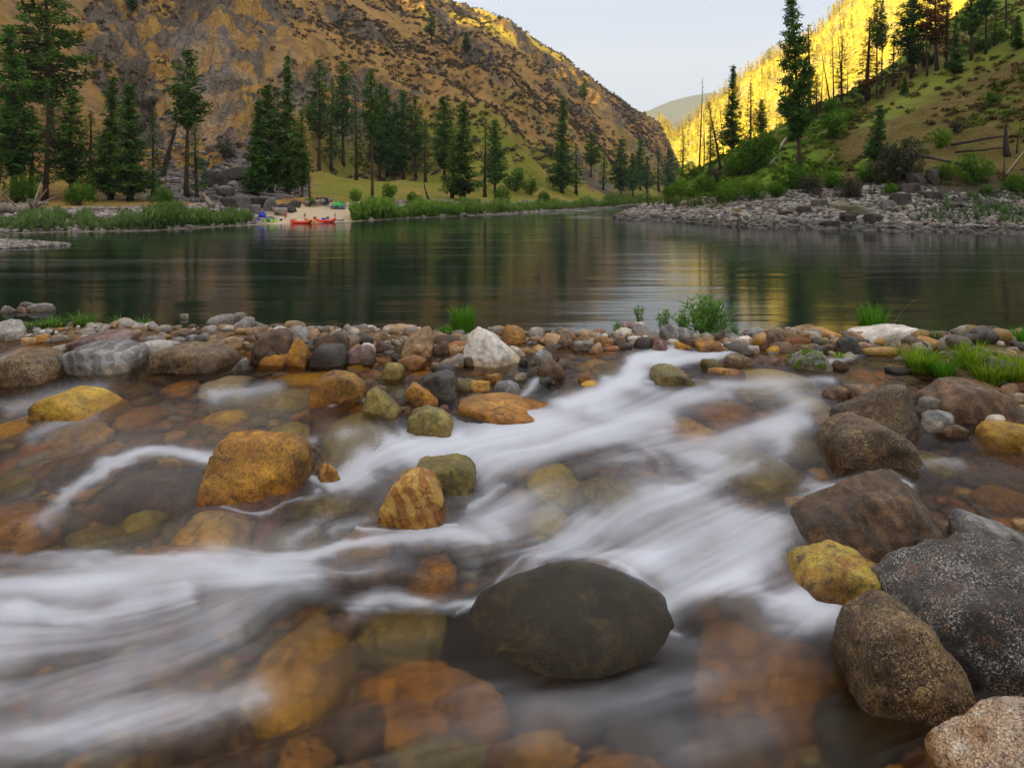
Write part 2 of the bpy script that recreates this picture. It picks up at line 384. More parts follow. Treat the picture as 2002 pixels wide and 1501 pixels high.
# sunlit slope beyond
GR = np.array([(1150, 250), (1240, 232), (1290, 243), (1318, 266), (1340, 250), (1370, 222), (1400, 198), (1430, 168), (1480, 132), (1530, 99), (1600, 60), (1640, 14), (1680, -26), (1800, -130), (2002, -290), (2700, -800)], float)
def gold_z(PX, d):
    PX, d = np.broadcast_arrays(np.asarray(PX, float), np.asarray(d, float)); d0 = 700.; d1 = 1150.
    zr = ZC-(np.interp(PX, GR[:, 0], GR[:, 1])-HY)*d1/F
    t = (d-d0)/(d1-d0); X = (PX-1001)*d/F; P = np.stack([X, d, np.zeros_like(X)], -1).reshape(-1, 3)
    n = (ridged(P/np.array([70, 160, 1]), 4, 91).reshape(X.shape)-.8)*9+fbm(P/16, 4, 95).reshape(X.shape)*3
    z = np.where(t < 1, -1+(zr+1)*np.clip(t, 0, 1)**.95, zr-(d-d1)*.4)
    return z+n*sm(0, .2, t)*(1-.8*sm(.8, 1, t))
px = np.arange(1150, 2700, 5.); DD = np.stack([px*0+680, px*0+700, px*0+1150, px*0+1500], 1)
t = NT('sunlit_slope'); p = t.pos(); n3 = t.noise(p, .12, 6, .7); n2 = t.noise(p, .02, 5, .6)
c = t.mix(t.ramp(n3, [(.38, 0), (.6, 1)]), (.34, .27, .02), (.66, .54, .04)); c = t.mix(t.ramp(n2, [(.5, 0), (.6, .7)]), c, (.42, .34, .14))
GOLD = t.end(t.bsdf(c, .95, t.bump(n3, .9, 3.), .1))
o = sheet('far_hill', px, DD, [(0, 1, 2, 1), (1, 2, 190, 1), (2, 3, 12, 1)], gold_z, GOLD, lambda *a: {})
tag(o, kind='structure'); o.name = 'hill'
# far blue mountain
MR = np.array([(600, 300), (1000, 290), (1150, 262), (1230, 232), (1270, 216), (1310, 200), (1350, 188), (1390, 181), (1420, 184), (1480, 195), (1600, 225), (1900, 270), (2400, 330)], float)
def far_z(PX, d):
    d1 = 4200.; zr = ZC-(np.interp(PX, MR[:, 0], MR[:, 1])-HY)*d1/F; t = (d-3000)/(d1-3000); X = (PX-1001)*d/F
    P = np.stack([X, d, np.zeros_like(X)], -1).reshape(-1, 3); n = ridged(P/np.array([420, 700, 1]), 5, 101).reshape(X.shape)-.8
    return np.where(t < 1, zr*np.clip(t, 0, 1), zr-(d-d1)*.3)+n*50*sm(0, .3, t)*(1-.85*sm(.7, 1, t))
px = np.arange(600, 2400, 8.); DD = np.stack([px*0+2990, px*0+4200, px*0+5500], 1)
o = sheet('distant_mountain', px, DD, [(0, 1, 90, 1), (1, 2, 10, 1)], far_z, simple_mat('forested_mountain', (.06, .075, .08), (.10, .10, .09), .95, .004), lambda *a: {})
tag(o, kind='structure'); o.name = 'mountain'

# unseen rim added on the sunward side, heights shaped to keep the river in shade
yy = np.linspace(-1500, 470, 90); uu = np.linspace(0, 1, 40); Y, U = np.meshgrid(yy, uu, indexing='ij')
RX = -330-70*np.clip(-Y/400, 0, 2); RZ = np.interp(Y, [-1500, -600, 0, 180, 300, 430, 470], [345, 345, 320, 282, 256, 256, 252])
X = np.where(U < .5, RX+(1-U*2)*260, RX-(U-.5)*900); Zt = RZ*(1-np.abs(U*2-1)**1.1)
P = np.stack([X, Y, Zt*0], -1).reshape(-1, 3)
Zt = Zt+fbm(P/60, 4, 111).reshape(X.shape)*10*sm(0, .2, 1-np.abs(U*2-1))-3
m = (Y < 330)|(U > .0)
o = link('unseen_rim', mesh('unseen_rim', np.stack([X-20*0, Y*1., Zt], -1).reshape(-1, 3)[:], grid_faces(*X.shape), HILL, True,
    {'rock': np.full(X.size, .3), 'green': np.zeros(X.size), 'gravel': np.zeros(X.size), 'sand': np.zeros(X.size)}))
tag(o, kind='structure'); o.name = 'unseen_terrain'
# ground sheet to the horizon
g = mesh('ground', [(-9000, -9000, -2.2), (9000, -9000, -2.2), (9000, 9000, -2.2), (-9000, 9000, -2.2)], [(0, 1, 2, 3)], simple_mat('ground_soil', (.10, .075, .045), (.06, .05, .03), 1, .3))
tag(link('ground', g), kind='structure')

# ------------------------------------------------------------------ river
def river_mat():
    t = NT('river_water'); p = t.pos()
    a = t.noise(t.mapv(p, (.05, .55, 1)), 1.0, 4, .55); b = t.noise(t.mapv(p, (.35, 1.7, 1)), 1.0, 4, .6); c = t.noise(t.mapv(p, (.012, .05, 1)), 1., 3)
    h = t.math('ADD', t.math('MULTIPLY', a, 1.), t.math('MULTIPLY', t.math('MULTIPLY', b, .28), t.ramp(c, [(.42, .15), (.6, 1)])))
    nm = t.bump(h, .22, .16)
    col = t.mix(t.ramp(t.attr('shallow'), [(0, 0), (1, 1)]), (.006, .012, .010), (.035, .04, .008))
    col = t.mix(t.attr('white'), col, (.7, .75, .8))
    s = t.bsdf(col, t.ramp(c, [(.4, .07), (.65, .14)]), nm, .5); s.node.inputs['IOR'].default_value = 1.33
    return t.end(s)
ys = np.concatenate([np.linspace(8.5, 30, 60), 1/np.linspace(1/30.3, 1/700, 260)]); us = np.linspace(-620, 2620, 500)
PX, Y = np.meshgrid(us, ys); X = (PX-1001)*Y/F
Dl, _ = prof(LEFT, PX); Dr, _ = prof(RIGHT, PX)
sh = np.clip(1-(Dl[..., 0]-Y)/5.5, 0, 1)*(PX < 480)
P = np.stack([X*.35, Y, Y*0], -1).reshape(-1, 3)
n = fbm(P/1.6, 3, 121).reshape(X.shape); py = HY+F*ZC/Y
wh = sm(.22, .5, n)*np.exp(-((Y-122)/34)**2)*np.exp(-((PX-1130)/85)**2)*1.
wh += .25*sm(.5, .8, fbm(P*np.array([.5, 3, 1])/3, 3, 131).reshape(X.shape))*sm(120, 60, Y)*sm(14, 30, Y)*.25
me = mesh('river', np.stack([X, Y, X*0], -1).reshape(-1, 3), grid_faces(*X.shape), river_mat(), True, {'shallow': sh.ravel(), 'white': np.clip(wh, 0, 1).ravel()})
tag(link('river', me), kind='structure')
# ------------------------------------------------------------------ trees
def quads(C, U, V, tint):
    """leaf-like quads: centres C, half axes U, V (n,3) -> verts, faces, colours"""
    n = len(C); P = np.stack([C-U-V*.5, C+U-V*.25, C+U*1.1+V*.25, C-U+V*.5], 1).reshape(-1, 3)
    return P, np.arange(n*4).reshape(n, 4), np.repeat(tint, 4, 0)
def rvec(n): v = rng.normal(size=(n, 3)); return v/np.linalg.norm(v, axis=1)[:, None]
def tufts(cent, size, tint, per=3, up=.25, flat=.55):
    C = np.repeat(cent, per, 0)+rng.normal(size=(len(cent)*per, 3))*np.repeat(size, per)[:, None]*.45
    S = np.repeat(size, per)[:, None]*rng.uniform(.6, 1.25, (len(C), 1))
    U = rvec(len(C)); U[:, 2] = U[:, 2]*flat+up; U /= np.linalg.norm(U, axis=1)[:, None]
    V = np.cross(U, rvec(len(C))); V /= np.linalg.norm(V, axis=1)[:, None]+1e-9
    T = np.repeat(tint, per)[:, None]*rng.uniform(.65, 1.35, (len(C), 1)); T = T*np.array([[1, 1, 1]])
    return quads(C, U*S*.62, V*S*.42, np.clip(T, 0, 3))
def crown_mesh(name, pts, size, tint, mat, per=3, **k):
    V, Fc, C = tufts(np.array(pts), np.array(size), np.array(tint), per, **k)
    return mesh(name, V, Fc, mat, False, cols={'tint': C})
NEEDLE = foliage_mat('pine_needles', (.034, .090, .018), (.070, .150, .022), (.085, .115, .026))
NEEDLE2 = foliage_mat('young_fir_needles', (.05, .115, .026), (.085, .16, .04), (.05, .12, .04))
RED = foliage_mat('dead_red_needles', (.17, .06, .022), (.11, .045, .02), (.20, .09, .03))
WARM = foliage_mat('thin_ochre_needles', (.10, .085, .018), (.06, .07, .016), (.13, .08, .02))
BARK = simple_mat('pine_bark', (.085, .042, .025), (.035, .022, .016), .9, 3, .6, stretch=(1, 1, .25))
BARKD = simple_mat('dark_bark', (.05, .036, .03), (.02, .016, .014), .9, 3, .6, stretch=(1, 1, .25))
DEADW = simple_mat('bleached_wood', (.30, .25, .20), (.14, .11, .09), .85, 4, .4, stretch=(1, 1, .2))
def make_pine(seed, style):
    """one pine 24 m tall: (trunk mesh, crown mesh, half width)"""
    global rng
    keep = rng; rng = np.random.default_rng(seed); H = 24.
    P = dict(dense=(.16, 3.3, 38, .95, 8, .60), fir=(.08, 3.0, 46, 1.0, 8, .58), ponderosa=(.30, 3.6, 30, .8, 7, .62), tall=(.50, 3.2, 24, .75, 6, .62), lean=(.24, 3.2, 40, .95, 9, .62), sparse=(.16, 2.5, 30, .9, 5, .42), young=(.10, 3.4, 22, .9, 9, .95))[style]
    c0, wmax, nw, pw, nb, ts = P
    b = MB(); lean = rng.normal(size=2)*.25
    zz = np.linspace(0, 1, 9); path = np.stack([lean[0]*zz**2+.12*np.sin(zz*5+seed), lean[1]*zz**2+.1*np.sin(zz*4+seed*2), zz*H], 1)
    b.tube(path, .34*(1-zz)**.8+.03+.12*np.exp(-zz*25), 8)
    pts, size, tint = [], [], []
    for i in range(nw):
        t = c0+(1-c0)*((i+rng.uniform(-.3, .3))/nw); t = min(max(t, c0), .985)
        u = (t-c0)/(1-c0)
        if style in ('dense', 'ponderosa', 'tall', 'lean'): env = wmax*(min(u/.22, 1)**.6)*(1-u)**.62*1.02+.25
        else: env = wmax*(min(u/.08, 1)**.5)*(1-u)**pw+.2
        ctr = np.array([np.interp(t, zz, path[:, 0]), np.interp(t, zz, path[:, 1]), t*H])
        for j in range(int(nb*rng.uniform(.6, 1.1)*(1-.35*u))+1):
            ph = rng.uniform(0, 6.283); L = env*rng.uniform(.45, 1.12); rise = rng.uniform(-.25, .12)+.55*u**2 if style != 'ponderosa' else rng.uniform(-.05, .4)
            if rng.random() < .12: L *= 1.25
            dr = np.array([math.cos(ph), math.sin(ph), rise])
            n = max(2, int(L/.42)); s = np.linspace(.28 if style in ('dense', 'fir', 'young') else .5, 1, n)
            q = ctr+dr*L*s[:, None]+np.array([0, 0, -.16*L])*np.sin(s*2.6)[:, None]*.6
            b.tube(np.array([ctr, ctr+dr*L*.5-np.array([0, 0, .05*L]), q[-1]]), [.06*(1-u)+.02, .035, .01], 3, cap=False)
            q = q+rng.normal(size=q.shape)*.16
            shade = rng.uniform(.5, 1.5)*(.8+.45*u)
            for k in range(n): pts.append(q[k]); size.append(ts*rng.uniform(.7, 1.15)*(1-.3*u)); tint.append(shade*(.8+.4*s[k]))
    if style in ('ponderosa', 'tall'):
        for j in range(14):
            z = rng.uniform(.12, c0)*H; ph = rng.uniform(0, 6.28); L = rng.uniform(.6, 2.2)
            o_ = np.array([0, 0, z]); b.tube([o_, o_+np.array([math.cos(ph)*L, math.sin(ph)*L, -.2*L])], [.04, .012], 3, cap=False)
    tr = b.build('trunk', None); per = 6 if style in ('dense', 'fir', 'young', 'lean') else 5
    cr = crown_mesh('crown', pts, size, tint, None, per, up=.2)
    rng = keep
    return tr, cr, wmax
LIB = {}
def lib(style, v):
    if (style, v) not in LIB: LIB[(style, v)] = make_pine(100+v*7+len(style), style)
    return LIB[(style, v)]
def with_mat(me, mat, cache={}):
    k = (me.name, mat.name)
    if k not in cache:
        m2 = me.copy(); m2.materials.clear(); m2.materials.append(mat); cache[k] = m2
    return cache[k]
def tree(px, base, top, hw, style, label, side='L', group=None, lean=0., needle=None, bark=None, d=None, name='pine_tree', v=None, dd=0, flex=True):
    T, zf = (LEFT, left_z) if side == 'L' else (RIGHT, right_z)
    if d is None: d, z = find(T, zf, px, base)
    else: z = float(zf(px, d)[0])
    d += dd
    if dd: z = float(zf(px, d)[0])
    zt = ZC-(top-HY)*d/F; h = zt-z; v = random.randint(0, 2) if v is None else v
    tr, cr, wm = lib(style, v)
    o = empty(name, at(px, d, z-.25), label, 'pine tree', group)
    sxy = (hw*d/F)/wm; sz = (h+.25)/24.
    o.scale = (sxy, sxy, sz); o.rotation_euler = (0, math.radians(lean), random.uniform(0, 6.28) if not lean else 0)
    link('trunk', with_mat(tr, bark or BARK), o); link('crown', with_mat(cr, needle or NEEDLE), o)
    return o
G1 = 'pines along the far bank'
NEAR = [
 (97, 318, -75, 80, 'ponderosa', 'huge old pine with bare reddish trunk and open layered crown'),
 (28, 388, 52, 50, 'dense', 'dark dense pine at the very edge of the picture beside the huge old pine'),
 (-20, 392, 190, 36, 'dense', 'pine half cut off by the picture edge above the bleached drift log'),
 (90, 392, 152, 36, 'sparse', 'thin pine standing before the foot of the huge old pine'),
 (138, 388, 176, 44, 'dense', 'mid sized dark pine just past the huge old pine above the gravel bank'),
 (178, 391, 215, 34, 'sparse', 'thin shaded pine between two thicker dark pines above the gravel'),
 (216, 392, 150, 40, 'fir', 'pointed dark pine, taller and slimmer of the touching pair above the gravel'),
 (254, 393, 164, 47, 'fir', 'broad dark conical pine beside the leaning dead trunk'),
 (366, 392, 94, 42, 'tall', 'tall ragged green pine standing in front of the grey talus'),
 (384, 394, 235, 26, 'sparse', 'low thin pine tucked under the tall ragged pine by the talus'),
 (503, 388, 196, 30, 'fir', 'slim light green pine at the front of the clump above the tents'),
 (530, 386, 166, 46, 'dense', 'broad mid green pine filling the middle of the clump above the tents'),
 (563, 386, 108, 34, 'fir', 'tallest dark pine of the clump above the tents'),
 (624, 332, 113, 31, 'ponderosa', 'dark pine on the grassy bench, first past the clump above the tents'),
 (672, 328, 118, 31, 'ponderosa', 'tall dark pine on the grassy bench behind a light green young one'),
 (696, 352, 178, 25, 'sparse', 'light green slim pine with bare lower trunk on the grassy bench'),
 (727, 392, 134, 26, 'tall', 'tall pine with a long bare rusty trunk rising from the beach edge'),
 (757, 348, 172, 26, 'dense', 'dark narrow pine behind the long bare rusty trunk'),
 (788, 350, 176, 28, 'dense', 'mid green pine in the middle of the bench row'),
 (812, 354, 186, 28, 'ponderosa', 'pale green pine at the end of the bench row with thin trunk'),
 (869, 352, 188, 30, 'dense', 'very dark bushy pine behind the bright green pointed one'),
 (903, 392, 198, 38, 'fir', 'bright green pointed pine with several reddish stems by the shore'),
 (884, 388, 262, 24, 'sparse', 'small green pine leaning on the flank of the bright pointed pine'),
 (949, 386, 246, 24, 'sparse', 'light green slender pine at the shoreward end of the main grove'),
 (968, 380, 232, 24, 'dense', 'dark slender pine closing the main grove at the spur'),
 (60, 386, 205, 30, 'sparse', 'shaded slim pine between the edge pine and the thin pine before the huge old one'),
 (300, 392, 225, 24, 'sparse', 'small dark pine touching the broad conical pine beside the leaning dead trunk'),
 (742, 352, 160, 24, 'dense', 'dark pine right behind the long bare rusty trunk on the bench'),
 (772, 352, 200, 22, 'fir', 'narrow green pine between its taller neighbours in the bench row'),
 (648, 338, 150, 22, 'sparse', 'thin pine between the first two tall pines on the grassy bench'),
 (832, 356, 230, 20, 'sparse', 'low sparse pine closing the bench row before the very dark bushy one'),
 (590, 386, 215, 22, 'dense', 'short dark pine on the beach side of the clump above the tents'),
 (1180, 372, 300, 15, 'sparse', 'faint small pine between the bushy slope pine and the leafy far willows'),
 (1265, 380, 305, 14, 'dense', 'small dark pine directly behind the thin bleached snag'),
 (1099, 378, 193, 28, 'fir', 'tall narrow black-green pine standing alone at the foot of the spur'),
 (1127, 381, 280, 21, 'sparse', 'short pine touching the tall narrow pine at the foot of the spur'),
 (1156, 348, 258, 20, 'ponderosa', 'bushy pine on the yellow grass slope past the tall narrow pine'),
 (1213, 388, 273, 25, 'dense', 'leafy dark pine down by the far willows'),
 (1237, 384, 300, 17, 'dense', 'small rounded pine next to the thin bleached snag'),
 (1251, 372, 272, 19, 'dense', 'dark round topped pine behind the small rounded one by the snag'),
 (1288, 376, 285, 18, 'sparse', 'slim hazy pine just past the thin bleached snag'),
 (1309, 384, 292, 18, 'dense', 'hazy green pine where the two slopes meet over the river'),
 (1334, 378, 262, 20, 'sparse', 'pine with gold light on its top where the slopes meet'),
 (843, 86, 28, 14, 'ponderosa', 'lone pine high on the brown slope under the sunlit ridge'),
 (912, 112, 64, 11, 'dense', 'small lone pine high on the slope beside the larger lone one'),
 (1142, 196, 154, 10, 'dense', 'tiny lone pine just under the skyline of the brown slope'),
 (258, 30, -30, 12, 'dense', 'small pine on the slope above the lichen stained crag'),
]
for i, (px, base, top, hw, st, lab) in enumerate(NEAR):
    dep = None
    tree(px, base, top, hw, st, lab, 'L', G1, v=i % 3, d=dep, dd=.0 if top > 0 else 0)
G2 = 'pines on the near hillside'
tree(1567, 341, -8, 37, 'lean', 'big leaning dark green pine with a curved bare lower trunk on the green hillside', 'R', G2, lean=-3.5, v=1)
tree(1432, 291, 130, 25, 'fir', 'dark feathery pine standing against the yellow slope above the green bushes', 'R', G2, v=0, bark=BARKD)
tree(1467, 277, 160, 15, 'sparse', 'thin ochre pine glowing against the yellow slope', 'R', G2, needle=WARM, v=1)  # golden light put into this pine's needle colour
tree(1489, 264, 195, 15, 'dense', 'short dark pine tucked behind the big leaning one', 'R', G2, v=2)
tree(1409, 332, 196, 20, 'sparse', 'ragged leaning pine with drooping dark boughs above the rocky point', 'R', G2, lean=-9, v=2, bark=BARKD)
tree(1388, 338, 232, 14, 'sparse', 'small ragged pine beside the thin dead pole above the rocky point', 'R', G2, v=1)
tree(1582, 222, 48, 24, 'sparse', 'rusty tinged pine directly behind the big leaning one', 'R', G2, needle=WARM, v=0)
tree(1697, 196, 34, 31, 'sparse', 'dead reddish brown conifer standing alone against the glowing slope', 'R', G2, needle=RED, v=2)
tree(1714, 193, -14, 16, 'tall', 'very tall slim pine with bare trunk crossing the glowing slope', 'R', G2, v=0)
tree(1724, 185, 2, 13, 'tall', 'second very tall slim bare trunk touching its twin on the hillside', 'R', G2, v=1)
tree(1784, 152, -60, 40, 'dense', 'large dark pine above the grassy rim cut off by the picture top', 'R', G2, v=2)
tree(1830, 138, -50, 32, 'ponderosa', 'tall pine with dead rust red needles cut off by the picture top', 'R', G2, needle=RED, v=0)
tree(1850, 132, -20, 20, 'sparse', 'thinner rust red dying pine beside the larger red one', 'R', G2, needle=RED, v=1)
tree(1868, 145, 44, 18, 'fir', 'small green pine in front of the red needled trees', 'R', G2, v=1)
tree(1898, 118, -60, 28, 'ponderosa', 'dark green pine behind the small green one past the red trees', 'R', G2, v=2)
tree(1928, 106, -50, 22, 'tall', 'dark trunked pine with few boughs on the upper hillside', 'R', G2, bark=BARKD, v=2)
tree(1967, 56, -90, 20, 'tall', 'bare dark trunk of a pine near the corner of the picture', 'R', G2, bark=BARKD, v=0)
tree(1989, 98, 30, 14, 'young', 'little bushy pine at the edge of the upper hillside', 'R', G2, v=0)
tree(1717, 316, 206, 25, 'young', 'pale green young fir in the middle of the brown slope', 'R', G2, needle=NEEDLE2, v=1)
tree(1765, 186, 150, 9, 'young', 'tiny leaning sapling on the grassy rim', 'R', G2, lean=8, v=2)
tree(1645, 198, 70, 15, 'sparse', 'thin amber pine among the bare poles against the glowing slope', 'R', G2, needle=WARM, v=2)
tree(1597, 232, 150, 14, 'sparse', 'low ochre pine at the foot of the bare poles', 'R', G2, needle=WARM, v=1)
tree(1746, 168, 70, 14, 'sparse', 'thin brown pine between the tall twin trunks and the large dark pine', 'R', G2, needle=WARM, v=0)
def snag(px, base, top, side, label, r=.16, lean=0, mat=None, limbs=8, dd=0, name='dead_tree', seed=0):
    T, zf = (LEFT, left_z) if side == 'L' else (RIGHT, right_z); d, z = find(T, zf, px, base); d += dd
    h = ZC-(top-HY)*d/F-z; q = np.random.default_rng(seed+int(px)); b = MB(); zz = np.linspace(0, 1, 8)
    b.tube(np.stack([np.sin(zz*4+px)*.08, zz*0, zz*h], 1), r*(1-zz*.85), 7)
    o = empty(name, at(px, d, z-.1), label, 'dead tree', 'bare dead trees'); o.rotation_euler = (0, math.radians(lean), 0)
    if limbs:
        for k in range(limbs):
            t = q.uniform(.25, .97); ph = q.uniform(0, 6.28); L = q.uniform(.3, 1)*h*.11*(1.2-t); c = np.array([0, 0, t*h])
            b.tube([c, c+np.array([math.cos(ph)*L*.6, math.sin(ph)*L*.6, .1*L]), c+np.array([math.cos(ph)*L, math.sin(ph)*L, q.uniform(-.3, .3)*L])], [r*.28, r*.16, .01], 4, cap=False)
    link('trunk', b.build('trunk', mat or DEADW), o)
    return o
snag(1267, 384, 300, 'L', 'thin bleached snag leaning among the far pines', .42, 4)
snag(318, 348, 222, 'L', 'dark dead trunk leaning across the grey talus', .55, 14, BARKD, 10)
snag(605, 398, 318, 'L', 'bare twiggy dead tree behind the sand beach', .2, 0, BARK, 22)
snag(838, 392, 352, 'L', 'short crooked dead stem between the bench row and the bright pointed pine', .22, -14, BARKD, 6)
snag(1368, 335, 150, 'R', 'tall thin dead pole rising against the sky above the rocky point', .17, 1.5, BARKD, 14)
snag(1376, 330, 215, 'R', 'shorter bare pole behind the ragged leaning pine', .12, 0, BARK, 8)
snag(1414, 300, 205, 'R', 'thin bare stem beside the dark feathery pine', .1, -4, BARK, 8)
snag(1622, 205, 96, 'R', 'bare pole tilted backwards against the glowing slope', .15, -8, BARKD, 7)
snag(1629, 204, 62, 'R', 'straight twiggy bare pole in the middle of the burnt group', .14, 0, BARK, 26)
snag(1646, 200, 64, 'R', 'bare pole leaning past the amber pine on the glowing slope', .16, -3, BARKD, 12)
snag(1606, 212, 120, 'R', 'shortest bare pole at the foot of the burnt group', .1, 2, BARK, 14)
snag(1657, 190, 118, 'R', 'low bare pole at the end of the burnt group', .09, 0, BARK, 5)
snag(1758, 176, 86, 'R', 'bare trunk standing before the large dark pine', .12, 1, BARK, 9)
snag(1812, 150, 10, 'R', 'bare rusty trunk between the large dark pine and the red needled one', .16, 0, BARK, 16)
snag(1945, 90, 20, 'R', 'broken bare trunk near the corner of the upper hillside', .15, 3, BARKD, 8)
snag(1978, 78, 36, 'R', 'blackened short trunk below the corner trunk', .13, 0, BARKD, 6)
snag(1970, 306, 240, 'R', 'blackened forked stump with upright spikes on the brown slope', .38, -4, BARKD, 14)
snag(1989, 300, 238, 'R', 'thin charred spike beside the forked stump', .1, 5, BARKD, 3)
snag(1960, 350, 302, 'R', 'small crooked dead stem under the charred stump', .1, 4, BARKD, 6)
def log(p0, p1, T, zf, r, mat, label, lift=.15, roots=False, r1=None, grp='fallen logs'):
    (x0, y0), (x1, y1) = p0, p1; A = []
    for t in np.linspace(0, 1, 6):
        px, py = x0+(x1-x0)*t, y0+(y1-y0)*t; d, z = find(T, zf, px, py); A.append(at(px, d, z+lift))
    A = np.array(A); A = A[:1]+(A[-1:]-A[:1])*np.linspace(0, 1, 6)[:, None]*1.0; 
    b = MB(); q = np.random.default_rng(int(x0)); A[1:-1] += q.normal(size=(4, 3))*r*.2; b.tube(A, np.linspace(r, r1 or r*.6, 6), 8)
    for k in range(7):
        i = q.integers(1, 5); v = q.normal(size=3); v[2] = abs(v[2]); b.tube([A[i], A[i]+v*r*2.2], [r*.2, r*.06], 4)
    if roots:
        for k in range(14):
            v = q.normal(size=3)*r*1.7; b.tube([A[0], A[0]+v*.6+np.array([0, 0, .1]), A[0]+v*1.3], [r*.35, r*.2, r*.05], 4)
    m = b.build('fallen_log', mat); c = Vector(A.mean(0)); m.transform(Matrix.Translation(-c))
    o = link('fallen_log', m, loc=c); return tag(o, label, 'log', grp)
log((1506, 327), (1545, 262), RIGHT, right_z, .26, DEADW, 'bleached broken log lying down the green slope under the big leaning pine', .3)
log((1548, 258), (1612, 204), RIGHT, right_z, .24, BARKD, 'dark upper length of the broken log running up to the bare poles', .35)
log((1860, 294), (1962, 276), RIGHT, right_z, .17, BARKD, 'charred log lying level across the brown slope beside the forked stump', .5)
log((1868, 306), (1966, 299), RIGHT, right_z, .13, BARKD, 'lower of the two level charred logs by the forked stump', .4)
log((1782, 308), (1892, 334), RIGHT, right_z, .2, BARKD, 'dark fallen trunk pointing down to the rocky bank', .4)
log((1966, 350), (2001, 306), RIGHT, right_z, .08, DEADW, 'thin pale branch leaning up the slope at the picture edge', .4)
log((1612, 330), (1630, 306), RIGHT, right_z, .06, DEADW, 'short grey stick on the green slope near the leaning pine', .3)
log((1705, 386), (1708, 366), RIGHT, right_z, .05, DEADW, 'small upright white stick above the rocky bank', .5)
log((64, 421), (-60, 421), LEFT, left_z, .42, DEADW, 'large bleached drift log with root mass on the gravel at the picture edge', .55, True, .5, 'drift logs')
log((95, 405), (35, 408), LEFT, left_z, .2, DEADW, 'grey drift log behind the root mass of the large one', .35, False, .18, 'drift logs')
log((88, 426), (57, 404), LEFT, left_z, .07, DEADW, 'thin pale pole leaning over the root mass', .9, False, .05, 'drift logs')
log((232, 414), (165, 416), LEFT, left_z, .1, DEADW, 'thin tan drift pole on the gravel bank', .35, False, .07, 'drift logs')
log((316, 411), (284, 412), LEFT, left_z, .09, DEADW, 'short tan drift pole near the willows on the gravel bank', .35, False, .07, 'drift logs')
log((398, 388), (414, 410), LEFT, left_z, .28, DEADW, 'pale slab like trunk slanting down behind the willows', .5, False, .24, 'drift logs')
log((518, 402), (542, 424), LEFT, left_z, .16, DEADW, 'grey trunk slanting down to the blue tent', .5, False, .12, 'drift logs')
log((648, 399), (595, 405), LEFT, left_z, .33, DEADW, 'thick grey drift log at the back of the beach beside the green tent', .45, False, .3, 'drift logs')
log((646, 409), (606, 404), LEFT, left_z, .1, DEADW, 'thin tan pole in front of the thick drift log on the beach', .3, False, .06, 'drift logs')
log((500, 384), (435, 388), LEFT, left_z, .22, BARK, 'rusty brown log lying behind the boulders above the beach', .5, False, .15, 'drift logs')
log((572, 394), (500, 386), LEFT, left_z, .15, DEADW, 'long thin grey log behind the boulders above the beach', .6, False, .1, 'drift logs')

# ------------------------------------------------------------------ bushes
LEAF = foliage_mat('bush_leaves', (.06, .14, .014), (.11, .21, .022), (.05, .11, .014), .35)
LEAFB = foliage_mat('bright_bush_leaves', (.10, .20, .018), (.15, .26, .026), (.09, .18, .02), .35)
LEAFG = foliage_mat('grey_brush', (.060, .062, .04), (.085, .08, .05), (.05, .06, .03), .2)
WILL = foliage_mat('willow_leaves', (.075, .13, .04), (.10, .165, .05), (.085, .13, .055), .35)
def bush_lib(seed, lobes=9, n=900):
    q = np.random.default_rng(seed); pts, size, tint = [], [], []; b = MB()
    for k in range(lobes):
        c = q.normal(size=3)*np.array([.42, .42, .2]); c[2] = abs(c[2])+.38; r = q.uniform(.28, .5); s = q.uniform(.7, 1.3)
        b.tube([(0, 0, 0), c*np.array([.4, .4, .5]), c], [.03, .02, .01], 4)
        v = q.normal(size=(n//lobes, 3)); v /= np.linalg.norm(v, axis=1)[:, None]; v *= (r*q.uniform(.5, 1.08, len(v))**.5)[:, None]
        p = c+v*np.array([1, 1, .85]); p = p[p[:, 2] > .02]
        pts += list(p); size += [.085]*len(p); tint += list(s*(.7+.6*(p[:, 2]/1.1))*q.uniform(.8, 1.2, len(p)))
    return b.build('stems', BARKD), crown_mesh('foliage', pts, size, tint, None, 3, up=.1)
BL = [bush_lib(300+k) for k in range(3)]
def bush(px, py, r, mat, label, T=RIGHT, zf=right_z, sq=1., group='bushes on the hillside', cat='bush', name='bush'):
    d, z = find(T, zf, px, py+r*.75); R = r*d/F; i = int(px) % 3
    o = empty(name, at(px, d+.2*R, z-.1*R), label, cat, group, random.uniform(0, 6)); o.scale = (R*1.1, R*1.1, R*1.5*sq)
    link('stems', BL[i][0], o); link('foliage', with_mat(BL[i][1], mat), o); return o
